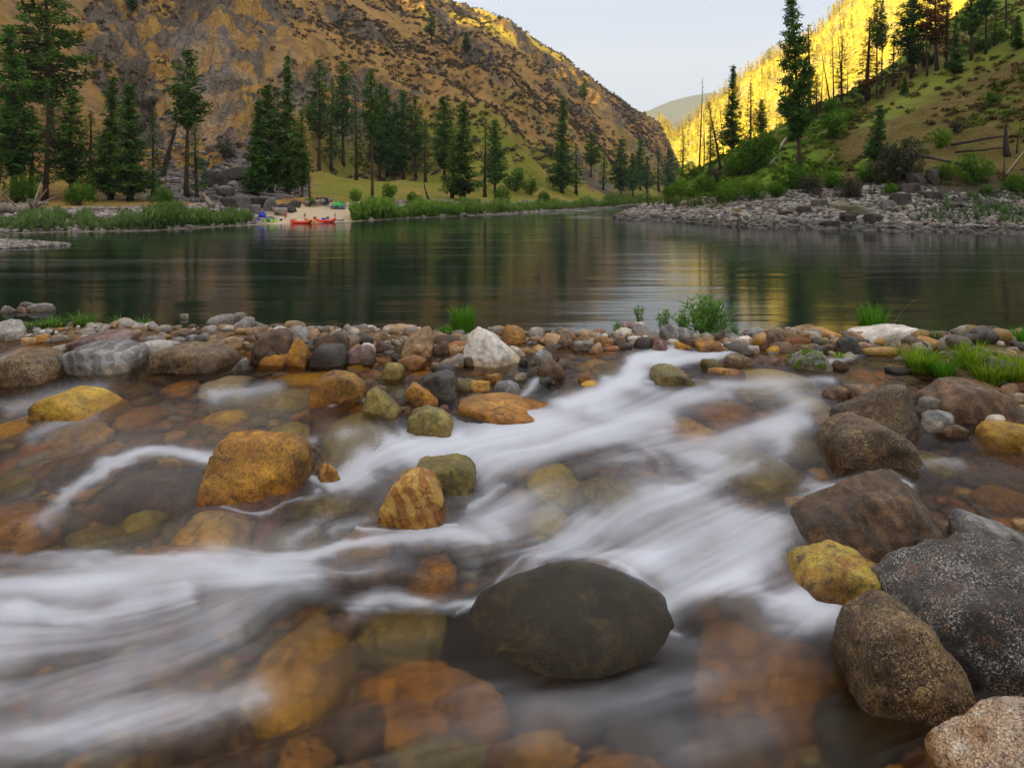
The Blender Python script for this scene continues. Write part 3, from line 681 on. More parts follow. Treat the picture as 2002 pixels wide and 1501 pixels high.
for a in [
 (1636, 247, 32, LEAF, 'round green bush in the middle of the green slope beside the fallen log'),
 (1628, 208, 20, LEAF, 'green bush at the foot of the bare poles'),
 (1658, 226, 18, LEAF, 'low green bush behind the round one on the slope'),
 (1833, 272, 24, LEAFB, 'bright yellow green bush on the brown slope above the charred log'),
 (1912, 338, 36, LEAF, 'wide green bush low on the brown slope'),
 (1942, 196, 17, LEAF, 'small green bush alone high on the brown slope'),
 (1768, 320, 46, LEAFG, 'large grey brush above the dark outcrop on the bank'),
 (1735, 340, 30, LEAFG, 'smaller grey brush beside the pale young fir'),
 (1474, 302, 46, LEAF, 'largest green bush on the crest above the rocky point'),
 (1445, 322, 36, LEAF, 'green bush on the crest behind the bright bank bushes'),
 (1440, 374, 30, LEAFB, 'bright green bush standing on the top of the rocky bank'),
 (1474, 376, 26, LEAFB, 'second bright green bush touching its neighbour on the rocky bank'),
 (1418, 384, 20, LEAF, 'small green bush at the start of the rocky bank bushes'),
 (1517, 372, 24, LEAF, 'green bush past the two bright ones on the rocky bank'),
 (1548, 350, 32, LEAF, 'wide green bush at the root of the big leaning pine'),
 (1585, 366, 24, LEAFG, 'dull olive bush over the rubble under the big leaning pine'),
 (1664, 368, 30, LEAFG, 'greyish olive bush spilling over the rocky bank'),
 (1625, 352, 26, LEAF, 'green bush between the leaning pine root and the olive bush'),
 (1690, 345, 24, LEAF, 'green bush below the pale young fir'),
 (1347, 336, 23, LEAFB, 'bright tall bush beside the thin dead pole'),
 (1338, 372, 28, LEAFB, 'bright yellow green bush at the bend of the river'),
 (1312, 380, 18, LEAF, 'small green bush closest to the water at the bend'),
 (1376, 362, 28, LEAF, 'green bush between the bright bend bush and the rocky bank'),
 (1394, 344, 22, LEAFG, 'olive bush under the ragged leaning pine'),
 (1851, 336, 20, LEAF, 'dark green bush below the charred logs'),
 (1742, 370, 16, LEAF, 'small green bush on the rocky bank under the grey brush'),
 (1988, 362, 24, LEAF, 'green bush at the picture edge above the bank'),
 (1928, 374, 14, LEAF, 'small green bush on the bare dirt above the bank'),
 (1950, 70, 30, LEAF, 'green thicket bush on the upper hillside among the trunks'),
 (1905, 92, 22, LEAF, 'low green bush under the dark green pine on the upper hillside'),
 (1690, 172, 16, LEAF, 'small bush beside the dead reddish conifer'),
 (1870, 250, 16, LEAFG, 'faint olive bush on the brown slope past the bright one'),
 (1550, 262, 20, LEAF, 'green bush behind the trunk of the big leaning pine'),
 (1806, 118, 20, LEAFG, 'dry brush at the foot of the rust red pine'),
]: bush(*a)
for a in [
 (1006, 356, 26, LEAF, 'green bush on the spur past the main grove'), (1036, 368, 18, LEAF, 'smaller green bush down the spur near the shore'),
 (980, 380, 18, LEAF, 'green bush by the last pine of the main grove'), (760, 378, 18, LEAF, 'green bush on the grassy bench'),
 (690, 384, 16, LEAFB, 'yellow green bush at the front of the grassy bench'), (1064, 385, 14, LEAF, 'low bush at the foot of the spur slope'),
 (605, 396, 12, LEAF, 'small bush at the back of the beach'), (30, 372, 34, LEAF, 'dark bush under the pines at the picture edge'),
 (155, 380, 30, LEAF, 'shaded bush beneath the mid sized dark pine'), (320, 384, 24, LEAF, 'shaded bush at the foot of the leaning dead trunk'),
 (672, 402, 8, LEAF, 'little bush in front of the green tent'),
 (345, 178, 16, LEAF, 'dark bush on the lichen stained crag'), (300, 205, 18, LEAFG, 'grey brush on the crag over the talus'),
 (210, 340, 30, LEAF, 'dark bush among the trunks above the gravel bank'), (445, 300, 20, LEAFG, 'brown brush at the edge of the talus'),
 (810, 388, 14, LEAF, 'green bush near the short crooked dead stem'), (590, 340, 22, LEAFG, 'grey brush behind the clump above the tents'),
 (1075, 300, 12, LEAFG, 'brown brush at the foot of the brown slope behind the tall narrow pine'),
]: bush(*a, T=LEFT, zf=left_z, group='bushes on the far bank')

# ------------------------------------------------------------------ scrub, willows, golden wood, rubble
def clump_field(name, P, R, tint, mat, nleaf, h=1., kind_label=None, leaf=.34, up=.1):
    n = len(P); v = rng.normal(size=(n, nleaf, 3)); v /= np.linalg.norm(v, axis=2)[..., None]; v[..., 2] = np.abs(v[..., 2])*h
    v *= rng.uniform(.45, 1.05, (n, nleaf, 1)); C = P[:, None]+v*R[:, None, None]
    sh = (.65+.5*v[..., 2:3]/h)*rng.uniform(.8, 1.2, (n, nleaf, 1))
    S = R[:, None, None]*leaf*rng.uniform(.6, 1.3, (n, nleaf, 1)); S = S.reshape(-1, 1); N = n*nleaf
    U = rvec(N); U[:, 2] += up; V = np.cross(U, rvec(N)); V /= np.linalg.norm(V, axis=1)[:, None]+1e-9
    T = (tint[:, None]*sh).reshape(-1, 3)
    V_, F_, C_ = quads(C.reshape(-1, 3), U*S, V*S*.8, T)
    me = mesh(name, V_, F_, mat, False, cols={'tint': C_}); o = link(name, me); o['kind'] = 'stuff'; return o
SCRUB = foliage_mat('scrub_twigs', (1, 1, 1), (.85, .85, .85), (1, 1, 1), .2)
# scrub over the brown slope
n = 30000; px = rng.uniform(-60, 1325, n); D, Z = prof(LEFT, px); u = rng.uniform(0, 1, n)**.8
d = D[:, 3]-12+(D[:, 4]-D[:, 3]+12)*u; X = (px-1001)*d/F; P = np.stack([X, d, X*0], 1)
dens = fbm(P/32, 3, 141)+.6*fbm(P/9, 2, 143)+.55*sm(500, 950, px)-.1; keep = dens > rng.uniform(-.3, .95, n)
px, d, X = px[keep], d[keep], X[keep]; z = left_z(px, d); R = rng.uniform(.55, 1.7, len(px))*(.7+.3*sm(200, 500, d)); n = len(px)
z = z+R*.3; base = np.array([[.115, .085, .060]])*rng.uniform(.55, 1.5, (n, 1)); gm = rng.random(n) < .16; base[gm] = np.array([.05, .075, .018]); gm = rng.random(n) < .12; base[gm] = np.array([.12, .085, .05])
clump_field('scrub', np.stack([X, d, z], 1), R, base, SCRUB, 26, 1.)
# twiggy growth over the near hillside
n = 5200; px = rng.uniform(1300, 2380, n); D, Z = prof(RIGHT, px); u = rng.uniform(0, 1, n); d = D[:, 1]+1+(D[:, 3]-D[:, 1])*u
X = (px-1001)*d/F; k = fbm(np.stack([X, d, X*0], 1)/6, 3, 151)+.5*(1-sm(1560, 1720, px)) > rng.uniform(-.2, .9, n)
px, d, X = px[k], d[k], X[k]; z = right_z(px, d); n = len(px); low = (px < 1640)
base = np.where(low[:, None], np.array([[.12, .21, .022]]), np.array([[.13, .10, .038]]))*rng.uniform(.6, 1.5, (n, 1)); g2 = rng.random(n) < .3; base[g2] = np.array([.11, .17, .022])
clump_field('undergrowth', np.stack([X, d, z], 1), rng.uniform(.25, .75, n), base, SCRUB, 34, .7)
# willows along the shores, rooted on the bank
def willow(lo, hi, n, din, dout, hmin, hmax, name, col, T=LEFT, zf=left_z, mask=None):
    px = rng.uniform(lo, hi, n); D, Z = prof(T, px); d = D[:, 0]+rng.uniform(din, dout, n)
    if mask is not None: k = mask(px, d); px, d = px[k], d[k]
    z = np.maximum(zf(px, d), 0); X = (px-1001)*d/F; n = len(px)
    h = rng.uniform(hmin, hmax, n)*(.55+.45*np.clip(fbm(np.stack([px/28, d*0, d*0], 1), 2, 161)+.6, 0, 1.3))
    m = 26; a = rng.uniform(0, 6.28, (n, m)); s = rng.uniform(.1, 1, (n, m)); rr = s*h[:, None]*.38*rng.uniform(.3, 1, (n, m))
    C = np.stack([X[:, None]+np.cos(a)*rr, d[:, None]+np.sin(a)*rr, z[:, None]+s*h[:, None]], -1).reshape(-1, 3); N = len(C)
    U = rng.normal(size=(N, 3))*.5; U[:, 2] = rng.uniform(.6, 1.4, N); U /= np.linalg.norm(U, axis=1)[:, None]
    V = np.cross(U, rvec(N)); V /= np.linalg.norm(V, axis=1)[:, None]+1e-9; S = rng.uniform(.12, .26, (N, 1))*np.repeat(h, m)[:, None]**.5
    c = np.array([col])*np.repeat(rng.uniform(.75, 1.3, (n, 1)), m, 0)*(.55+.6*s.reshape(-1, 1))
    V_, F_, C_ = quads(C, U*S, V*S*.4, c)
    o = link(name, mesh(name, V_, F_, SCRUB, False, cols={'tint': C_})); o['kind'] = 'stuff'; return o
W = (.12, .185, .06)
willow(-60, 190, 420, .3, 9, .4, 1.1, 'willow_thicket', W)
willow(190, 320, 240, .5, 5, .6, 1.3, 'willow_thicket', W)
willow(290, 492, 620, .5, 5.5, 1.0, 1.8, 'willow_thicket', (.11, .175, .045))
willow(688, 905, 800, .2, 5, 1.0, 2.0, 'willow_thicket', (.13, .23, .035))
willow(900, 1260, 900, .5, 9, 1.0, 2.0, 'willow_thicket', (.13, .21, .04))
willow(1180, 1340, 300, 2, 16, 1.5, 3.2, 'willow_thicket', (.10, .15, .035))
willow(1790, 2040, 260, 2, 11, .25, .7, 'willow_thicket', (.10, .165, .06), RIGHT, right_z)
willow(1262, 1420, 160, 9, 18, .5, 1.3, 'willow_thicket', (.10, .15, .03), RIGHT, right_z)
# wood on the far slope, golden sunlight put into the leaf tint
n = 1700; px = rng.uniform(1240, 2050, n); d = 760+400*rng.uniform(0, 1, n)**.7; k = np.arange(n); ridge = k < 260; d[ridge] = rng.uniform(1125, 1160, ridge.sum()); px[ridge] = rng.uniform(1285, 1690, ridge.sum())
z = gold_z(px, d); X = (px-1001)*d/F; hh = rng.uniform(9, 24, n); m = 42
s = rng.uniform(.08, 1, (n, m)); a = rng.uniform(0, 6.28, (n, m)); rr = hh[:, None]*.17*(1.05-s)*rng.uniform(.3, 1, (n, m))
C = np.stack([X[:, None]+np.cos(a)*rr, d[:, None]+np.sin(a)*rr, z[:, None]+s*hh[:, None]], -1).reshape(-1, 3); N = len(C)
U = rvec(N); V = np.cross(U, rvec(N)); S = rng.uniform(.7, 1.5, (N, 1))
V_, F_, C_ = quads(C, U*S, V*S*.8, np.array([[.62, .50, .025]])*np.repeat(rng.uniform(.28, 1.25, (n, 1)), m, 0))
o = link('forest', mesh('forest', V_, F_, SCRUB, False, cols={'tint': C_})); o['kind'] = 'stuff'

# ------------------------------------------------------------------ loose stone (low detail, one sheet of rubble per bank)
def ico(k):
    bm = bmesh.new(); bmesh.ops.create_icosphere(bm, subdivisions=k, radius=1); V = np.array([v.co[:] for v in bm.verts]); Fc = np.array([[v.index for v in f.verts] for f in bm.faces]); bm.free(); return V/np.linalg.norm(V, axis=1)[:, None], Fc
ICO = {k: ico(k) for k in (1, 2, 3, 4, 5)}
def shape(U, seed, p=6., n=12, jit=.22):
    q = np.random.default_rng(seed); N = q.normal(size=(n, 3)); N /= np.linalg.norm(N, axis=1)[:, None]; d = 1+q.uniform(-jit, jit, n)
    N = np.vstack([N, np.eye(3), -np.eye(3)]); d = np.concatenate([d, np.full(6, 1.15)])
    return (np.sum(np.maximum(U@N.T/d, 0)**p, 1)**(-1/p))[:, None]*U
def rubble(name, P, S, tint, mat, k=1, variants=12, angular=14, flat=.6):
    U, Fc = ICO[k]; base = np.stack([shape(U, 900+i, angular, 7, .3) for i in range(variants)]); n = len(P)
    V = base[rng.integers(0, variants, n)]*np.stack([rng.uniform(.8, 1.3, n), rng.uniform(.6, 1, n), rng.uniform(flat*.7, flat*1.3, n)], 1)[:, None]*S[:, None, None]
    ax, az = rng.normal(size=n)*.5, rng.uniform(0, 6.28, n); c, s = np.cos(ax), np.sin(ax); Y = V[..., 1]*c[:, None]-V[..., 2]*s[:, None]; Zz = V[..., 1]*s[:, None]+V[..., 2]*c[:, None]
    c, s = np.cos(az), np.sin(az); Xx = V[..., 0]*c[:, None]-Y*s[:, None]; Yy = V[..., 0]*s[:, None]+Y*c[:, None]
    V = np.stack([Xx, Yy, Zz], -1)+P[:, None]; nv = len(U)
    Fa = (Fc[None]+np.arange(n)[:, None, None]*nv).reshape(-1, 3); C = np.repeat(tint, nv, 0)
    o = link(name, mesh(name, V.reshape(-1, 3), Fa, mat, k > 1, cols={'tint': C})); o['kind'] = 'stuff'; return o
def stone_mat(name, rough=.85, sc=3., b=.6):
    t = NT(name); p = t.obj(); n = t.noise(p, sc, 5, .65); n2 = t.noise(p, sc*7, 3, .7)
    c = t.mix(1., t.attr('tint', 'Color'), t.ramp(n, [(.3, .6), (.7, 1.25)]), 'MULTIPLY'); c = t.mix(t.ramp(n2, [(.55, 0), (.75, .45)]), c, (.05, .042, .036))
    return t.end(t.bsdf(c, rough, t.bump(n2, b, .05), .35))
STONE = stone_mat('loose_stone')
def greys(n, lo=.55, hi=1.5, b=(.17, .15, .135)):
    c = np.array([b])*rng.uniform(lo, hi, (n, 1))*rng.uniform(.92, 1.08, (n, 3)); return c
n = 10500; px = rng.uniform(1205, 2380, n); D, Z = prof(RIGHT, px); u = rng.uniform(-.12, 1, n)**1; d = D[:, 0]+(D[:, 1]-D[:, 0]+1.)*u
z = right_z(px, d); X = (px-1001)*d/F; S = .78*rng.uniform(.14, .5, n)*(1+.5*(rng.random(n) < .1))*(1-.45*sm(1760, 1850, px))*.9
tn = greys(n, .4, 2.0, (.165, .15, .135)); wet = z < .35; tn[wet] *= .45; 
rubble('rubble', np.stack([X, d, z+S*.15], 1), S, tn, STONE)
n = 7500; px = np.concatenate([rng.uniform(-400, 500, 5700), rng.uniform(690, 1240, n-5700)]); D, Z = prof(LEFT, px); d = D[:, 0]+.5+(D[:, 1]-D[:, 0]+9)*rng.uniform(0, 1, n)
z = left_z(px, d); X = (px-1001)*d/F; S = rng.uniform(.1, .34, n)
rubble('gravel', np.stack([X, d, z+S*.1], 1), S, greys(n, .5, 1.8, (.20, .175, .16)), STONE)
# talus and the boulders above the beach
n = 2600; px = rng.uniform(290, 600, n); D, Z = prof(LEFT, px); d = D[:, 2]-9+(D[:, 3]-D[:, 2]+16)*rng.uniform(0, 1, n)
z = left_z(px, d); X = (px-1001)*d/F; S = rng.uniform(.2, .75, n)*rng.uniform(.5, 1.2, n); S[rng.random(n) < .03] *= 1.8
rubble('talus_rubble', np.stack([X, d, z], 1), S, greys(n, .5, 1.5, (.125, .112, .108)), STONE)
# gravel spit lying in the river close to the picture edge
n = 1500; px = rng.uniform(-200, 132, n)**1; yc = 36.5+.01*(px)*.2; d = 36.6+rng.uniform(-1, 1, n)*3.2*np.clip((136-px)/150, .05, 1); X = (px-1001)*d/F
top = .18*np.clip((136-px)/120, 0, 1)*np.cos(np.clip((d-36.6)/3.4/np.clip((136-px)/150, .05, 1), -1, 1)*1.5); S = rng.uniform(.06, .19, n)
rubble('gravel_spit', np.stack([X, d, top], 1), S, greys(n, .5, 1.8, (.19, .17, .155)), STONE)
# ------------------------------------------------------------------ the creek mouth in front
HT = (np.array([-6, 1.5, 2.25, 2.8, 3.5, 4.5, 6, 14.]), np.array([2.1, 1.95, 1.88, 1.80, 1.70, 1.58, 1.50, 1.50]))
def Hw(y): return np.interp(y, *HT)
def yof(py, extra=0.):
    y = np.full(np.shape(py), 4.)
    for _ in range(40): y = .5*y+.5*F*(Hw(y)+extra)/(np.asarray(py, float)-HY)
    return y
BUMPS = [(705, 838, 80, 42, .10), (560, 770, 130, 26, .05), (1490, 738, 110, 20, .05), (1120, 930, 110, 30, .04), (420, 1045, 90, 50, .06), (1230, 960, 60, 30, .03),
         (560, 1185, 110, 45, .05), (1100, 1090, 190, 28, .035), (1440, 1195, 120, 50, .05), (900, 850, 120, 20, -.03), (1150, 1060, 120, 40, -.03), (150, 1180, 160, 50, -.03),
         (640, 900, 40, 30, -.06), (1000, 815, 110, 14, .03), (250, 930, 120, 30, .03), (1250, 730, 60, 20, -.02), (480, 1120, 160, 20, .03), (800, 1180, 120, 20, -.02)]
FLOW = [(1450, 690, -1, .25), (1250, 760, -.8, .4), (1500, 790, -1, .3), (1300, 860, -1, .18), (1000, 870, -1, .15), (780, 890, -1, .3), (720, 850, .5, .5), (640, 780, .2, 1), (450, 880, -1, .25), (250, 900, -1, .35), (150, 950, -.9, .6), (50, 860, -1, .05),
        (250, 780, -1, .08), (500, 760, -1, .08), (1300, 960, -1, .35), (1150, 1040, -.8, .5), (1350, 1090, -1, .55), (1500, 1080, -.8, .5), (1400, 920, -.9, .45), (1700, 950, -1, .1), (1850, 900, -1, .05), (900, 1070, -1, .1), (650, 1080, -1, .12), (450, 1110, -1, -.08),
        (250, 1110, -1, .06), (100, 1200, -1, .08), (400, 1250, -1, .42), (100, 1400, -1, .34), (700, 1185, -1, .1), (560, 1250, -.8, .6), (1000, 1450, -1, .2), (1500, 1350, -.9, .2), (1100, 1250, -.9, .25), (950, 1150, -1, .25), (1700, 720, -1, .1), (1100, 720, -1, .1), (300, 700, -1, .05),
        (800, 720, -1, .12), (1250, 1170, -.8, .5), (950, 930, -.8, .6), (1600, 1250, -.6, .5), (300, 1000, -1, .2), (600, 970, -.9, .4)]
FOAM = [([(1480, 668), (1400, 698), (1330, 712), (1250, 703)], 13, .9), ([(1330, 690), (1250, 702), (1228, 745)], 17, .8), ([(1250, 735), (1180, 780), (1100, 800)], 20, .7), ([(1200, 798), (1300, 792), (1420, 772)], 15, .5),
        ([(1180, 755), (1300, 775), (1400, 790)], 12, .4), ([(1510, 745), (1565, 790), (1530, 822)], 28, .55), ([(1640, 738), (1500, 742), (1400, 755)], 8, .5), ([(1290, 812), (1160, 802)], 12, .6), ([(1270, 836), (1100, 850), (950, 872), (830, 882)], 30, 1.05),
        ([(940, 872), (890, 885)], 32, .8), ([(830, 880), (720, 912), (640, 955)], 22, .7), ([(1250, 850), (1330, 862), (1400, 900), (1430, 950)], 22, .5), ([(1580, 830), (1450, 850), (1300, 850)], 20, .4), ([(1480, 830), (1520, 870), (1490, 910)], 18, .3),
        ([(1430, 928), (1370, 962), (1300, 975)], 18, .7), ([(1750, 948), (1660, 965), (1590, 948)], 13, .85), ([(1490, 1005), (1300, 985), (1160, 1030), (1080, 1080)], 36, .75), ([(1450, 1010), (1400, 1080), (1330, 1140), (1290, 1185)], 52, .8),
        ([(1120, 1075), (1260, 1100), (1420, 1150), (1600, 1205)], 38, .85), ([(1130, 1050), (1080, 1080)], 34, .7), ([(1010, 905), (940, 935), (900, 990)], 26, .45), ([(1060, 960), (950, 1000), (1000, 1060)], 28, .45), ([(940, 1062), (850, 1052), (700, 1072), (560, 1100)], 18, .6),
        ([(1060, 1128), (900, 1160), (760, 1172), (680, 1198)], 20, .85), ([(900, 1092), (700, 1120), (560, 1132)], 16, .45), ([(450, 882), (290, 890), (200, 930), (130, 972), (80, 1012)], 15, .6), ([(620, 868), (400, 884)], 8, .35), ([(200, 815), (60, 855)], 14, .22),
        ([(-500, 1065), (200, 1082), (400, 1108), (530, 1122)], 14, .6), ([(560, 1135), (450, 1112), (250, 1122), (-500, 1135)], 34, .6), ([(360, 1165), (180, 1190), (70, 1195)], 26, .9), ([(0, 1200), (-300, 1230), (-560, 1250)], 40, .5), ([(-560, 1260), (300, 1225), (550, 1170)], 60, .42), ([(-560, 1420), (200, 1335), (470, 1250)], 66, .34),
        ([(-560, 1500), (250, 1430), (480, 1360)], 42, .34), ([(630, 770), (655, 800)], 6, .7), ([(676, 868), (735, 862), (800, 905)], 15, .6), ([(790, 850), (800, 890)], 10, .4), ([(200, 765), (80, 790), (0, 800)], 18, .25), ([(540, 765), (420, 772)], 14, .3), ([(40, 690), (0, 700)], 12, .3),
        ([(1560, 700), (1640, 700), (1700, 685)], 7, .5), ([(1250, 905), (1170, 900), (1100, 930)], 16, .45), ([(700, 760), (712, 800)], 5, .5), ([(1400, 1040), (1480, 1060), (1560, 1180)], 30, .5), ([(1320, 905), (1250, 870)], 14, .5), ([(1900, 905), (1800, 925)], 8, .25),
        ([(200, 1330), (-560, 1380)], 90, .22), ([(1500, 865), (1100, 900), (800, 905)], 60, .30), ([(1550, 1020), (1200, 1050), (950, 1060)], 75, .38), ([(1600, 780), (1300, 780)], 40, .28), ([(500, 1110), (-560, 1150)], 60, .32), ([(1000, 880), (1200, 850)], 42, .6), ([(1330, 1060), (1380, 1130)], 60, .5), ([(400, 960), (-100, 990)], 70, .10), ([(1200, 980), (500, 1050)], 80, .08), ([(880, 1330), (1100, 1385), (1350, 1340)], 36, .16), ([(1500, 1250), (1200, 1420), (800, 1450)], 90, .07), ([(600, 820), (150, 850)], 60, .06), ([(735, 1032), (810, 1042), (884, 1030)], 5, .5), ([(880, 988), (940, 962)], 6, .5), ([(420, 985), (500, 1010), (604, 975)], 5, .35), ([(1268, 753), (1364, 758)], 5, .5), ([(880, 1190), (960, 1125), (1050, 1092), (1140, 1098), (1260, 1160), (1330, 1230)], 7, .55), ([(1560, 1125), (1540, 1170)], 8, .5), ([(605, 940), (640, 955)], 8, .5), ([(620, 1020), (560, 1060)], 16, .3), ([(1050, 740), (1000, 790)], 8, .3), ([(660, 1040), (760, 1010)], 12, .3), ([(1000, 1420), (800, 1480)], 40, .12), ([(1500, 1400), (1350, 1470)], 60, .14)]
def pcrest(px): return np.interp(px, [-600, 0, 300, 500, 900, 1100, 1400, 1700, 1850, 2002, 2600], [642, 646, 650, 655, 659, 655, 660, 664, 668, 678, 700])
cx = np.arange(-720, 2722, 3.2); nr = 440
PX = np.tile(cx, (nr, 1)); V = np.linspace(0, 1, nr)[:, None]**1.0; PY = pcrest(PX)-3+V*(1660-pcrest(PX)); PY_ = PY
num = np.zeros(PX.shape+(2,)); den = np.zeros(PX.shape)
for x, y, dx, dy in FLOW:
    wt = 1/(((PX-x)**2+(1.6*(PY-y))**2)/3600+.25)**1.6; l = math.hypot(dx, dy); num += wt[..., None]*np.array([dx/l, dy/l]); den += wt
FL = num/den[..., None]; FL /= np.linalg.norm(FL, axis=-1)[..., None]+1e-9
base = np.zeros(PX.shape); PQ = np.stack([PX/150, PY/75, PX*0], -1).reshape(-1, 3)
scl = .5+.7*sm(700, 1000, PY); PX0, PY0 = PX, PY; PX = PX+34*scl*fbm(PQ, 4, 401).reshape(PX.shape); PY = PY+17*scl*fbm(PQ+9, 4, 403).reshape(PX.shape)
for pts, wd, a in FOAM:
    dmin = np.full(PX.shape, 1e9)
    for (x0, y0), (x1, y1) in zip(pts[:-1], pts[1:]):
        ex, ey = x1-x0, y1-y0; t = np.clip(((PX-x0)*ex+(PY-y0)*ey)/(ex*ex+ey*ey), 0, 1)
        dmin = np.minimum(dmin, (PX-x0-t*ex)**2*.55+(PY-y0-t*ey)**2)
    base = 1-(1-np.clip(base, 0, 1))*(1-np.clip(a*np.exp(-dmin/(wd*wd*.95)), 0, 1))
PX, PY = PX0, PY0
for x, y, rx, ry, a in [(1110, 940, 110, 34, .75), (1480, 950, 90, 40, .7), (1430, 800, 110, 22, .6), (1490, 733, 120, 18, .7), (705, 838, 72, 32, .8), (850, 1108, 70, 24, .8), (1300, 905, 70, 22, .6), (640, 1000, 90, 30, .6), (1560, 1090, 50, 60, .6), (760, 1230, 120, 30, .5), (250, 1000, 150, 40, .5)]: base = base*(1-a*np.exp(-((PX-x)/rx)**2-((PY-y)/ry)**2))
def blur(A, k):
    for _ in range(2):
        for ax in (0, 1): A = (np.roll(A, k, ax)+np.roll(A, -k, ax)+A*2)/4
    return A
amp_ = sm(690, 900, PY)
def lic(noise, L, st):
    nrr, ncc = noise.shape; I0, J0 = np.meshgrid(np.arange(nrr, dtype=float), np.arange(ncc, dtype=float), indexing='ij'); acc = noise.copy(); cnt = 1
    dpy = (1660-660)/nr
    for sg in (1, -1):
        I, J = I0.copy(), J0.copy()
        for k in range(L):
            a = np.clip(np.rint(I), 0, nrr-1).astype(int); b = np.clip(np.rint(J), 0, ncc-1).astype(int); f = FL[a, b]
            I += sg*f[..., 1]*st/dpy*1.0; J += sg*f[..., 0]*st/3.2
            Ic, Jc = np.clip(I, 0, nrr-1.001), np.clip(J, 0, ncc-1.001); a, b = Ic.astype(int), Jc.astype(int); u_, v_ = Ic-a, Jc-b; acc += (noise[a, b]*(1-u_)+noise[a+1, b]*u_)*(1-v_)+(noise[a, b+1]*(1-u_)+noise[a+1, b+1]*u_)*v_; cnt += 1
    return acc/cnt
n1 = lic(blur(rng.normal(size=PX.shape), 1), 40, 2.4); n1 /= n1.std(); n2 = lic(blur(blur(rng.normal(size=PX.shape), 2), 3), 52, 4); n2 /= n2.std(); n3 = lic(blur(blur(blur(rng.normal(size=PX.shape), 4), 8), 6), 44, 4.8); n3 /= n3.std()
foam = base*(.94+.05*n1+.14*n2*(1-base*.5)+.34*n3*(1-base*.6))
foam = np.clip(foam+.015*np.clip(n3+.5, 0, 3)*amp_, 0, 1)
Y = yof(PY); X = (PX-1001)*Y/F; Zs = ZC-Hw(Y)
for x, y, rx, ry, a in BUMPS: Zs = Zs+a*np.exp(-((PX-x)/rx)**2-((PY-y)/ry)**2)
amp = sm(690, 900, PY)
Zs = Zs+amp*(.006*n3+.003*n2)+base*.010
def water_mat():
    t = NT('creek_water'); p = t.pos(); foam = t.attr('foam')
    a = t.noise(t.mapv(p, (5, 13, 8), (0, 0, .35)), 1, 4, .6); nm = t.bump(a, .25, .02)
    rf = t.N('ShaderNodeBsdfRefraction', {'Color': (.99, .91, .72), 'Roughness': t.attr('turb'), 'IOR': 1.33, 'Normal': nm}).outputs[0]
    tp = t.N('ShaderNodeBsdfTransparent', {'Color': (.93, .82, .62)}).outputs[0]
    body = t.N('ShaderNodeMixShader', {0: .2, 1: rf, 2: tp}).outputs[0]
    gl = t.N('ShaderNodeBsdfGlossy', {'Color': (.9, .93, 1), 'Roughness': .16, 'Normal': nm}).outputs[0]
    fr = t.N('ShaderNodeFresnel', {'IOR': 1.33, 'Normal': nm}).outputs[0]
    s = t.N('ShaderNodeMixShader', {0: t.math('MULTIPLY', fr, .3), 1: body, 2: gl}).outputs[0]
    df = t.N('ShaderNodeBsdfDiffuse', {'Color': (.72, .76, .88)}).outputs[0]; tl = t.N('ShaderNodeBsdfTranslucent', {'Color': (.66, .70, .82)}).outputs[0]
    fm = t.N('ShaderNodeMixShader', {0: .3, 1: df, 2: tl}).outputs[0]
    return t.end(t.N('ShaderNodeMixShader', {0: t.ramp(foam, [(0, 0), (.25, .19), (.6, .66), (1, .98)]), 1: s, 2: fm}).outputs[0])
o = link('creek_water', mesh('creek_water', np.stack([X, Y, Zs], -1).reshape(-1, 3), grid_faces(*X.shape)[:, ::-1], water_mat(), True, {'foam': foam.ravel(), 'turb': (.05+.09*sm(740, 840, PY)+.14*sm(960, 1250, PY)+.10*blur(base, 8)).ravel()}))
tag(o, kind='structure')
WX, WY, WZ = X, Y, Zs
# bed, bar crest and the drop to the river
gx = np.arange(-17, 17, .085); gy = np.arange(-6, 13.2, .085); X, Y = np.meshgrid(gx, gy)
PXb = 1001+X*F/np.maximum(Y, .5); yc = F*1.5/(pcrest(np.clip(PXb, -3000, 5000))-HY); e = Y-yc
P = np.stack([X, Y, X*0], -1).reshape(-1, 3); nb = fbm(P*1.7, 4, 201).reshape(X.shape); nb2 = fbm(P*.6, 2, 207).reshape(X.shape)
dep = .30+.05*nb; dep = dep*(1-sm(-1.5, -.1, e))-.035*sm(-1.2, -.1, e)-.03*nb2*sm(-1.5, 0, e)
dep = dep-.30*np.exp(-((PXb-1930)/130)**2-((e+1.0)/.7)**2)
Zb = ZC-Hw(Y)-dep-np.clip(e, 0, 9)*.40-np.clip(e-1, 0, 9)*.05+.02*nb
edge = sm(13, 16.5, np.abs(X)); Zb = Zb*(1-edge)+(-1.5)*edge*0+Zb*edge
def bed_mat():
    t = NT('creek_bed'); p = t.pos(); v = t.N('ShaderNodeTexVoronoi', {'Vector': t.mapv(p, (1, 1, 1)), 'Scale': 17.}); n = t.noise(p, 3, 5, .6)
    c = t.mix(t.N('ShaderNodeSeparateColor', {0: v.outputs['Color']}).outputs[0], (.035, .02, .008), (.18, .10, .025)); c = t.mix(t.ramp(n, [(.35, 0), (.65, .8)]), c, (.10, .05, .015))
    return t.end(t.bsdf(c, .6, t.bump(v.outputs['Distance'], .8, .03), .4))
tag(link('creek_bed', mesh('creek_bed', np.stack([X, Y, Zb], -1).reshape(-1, 3), grid_faces(*X.shape), bed_mat())), kind='structure')

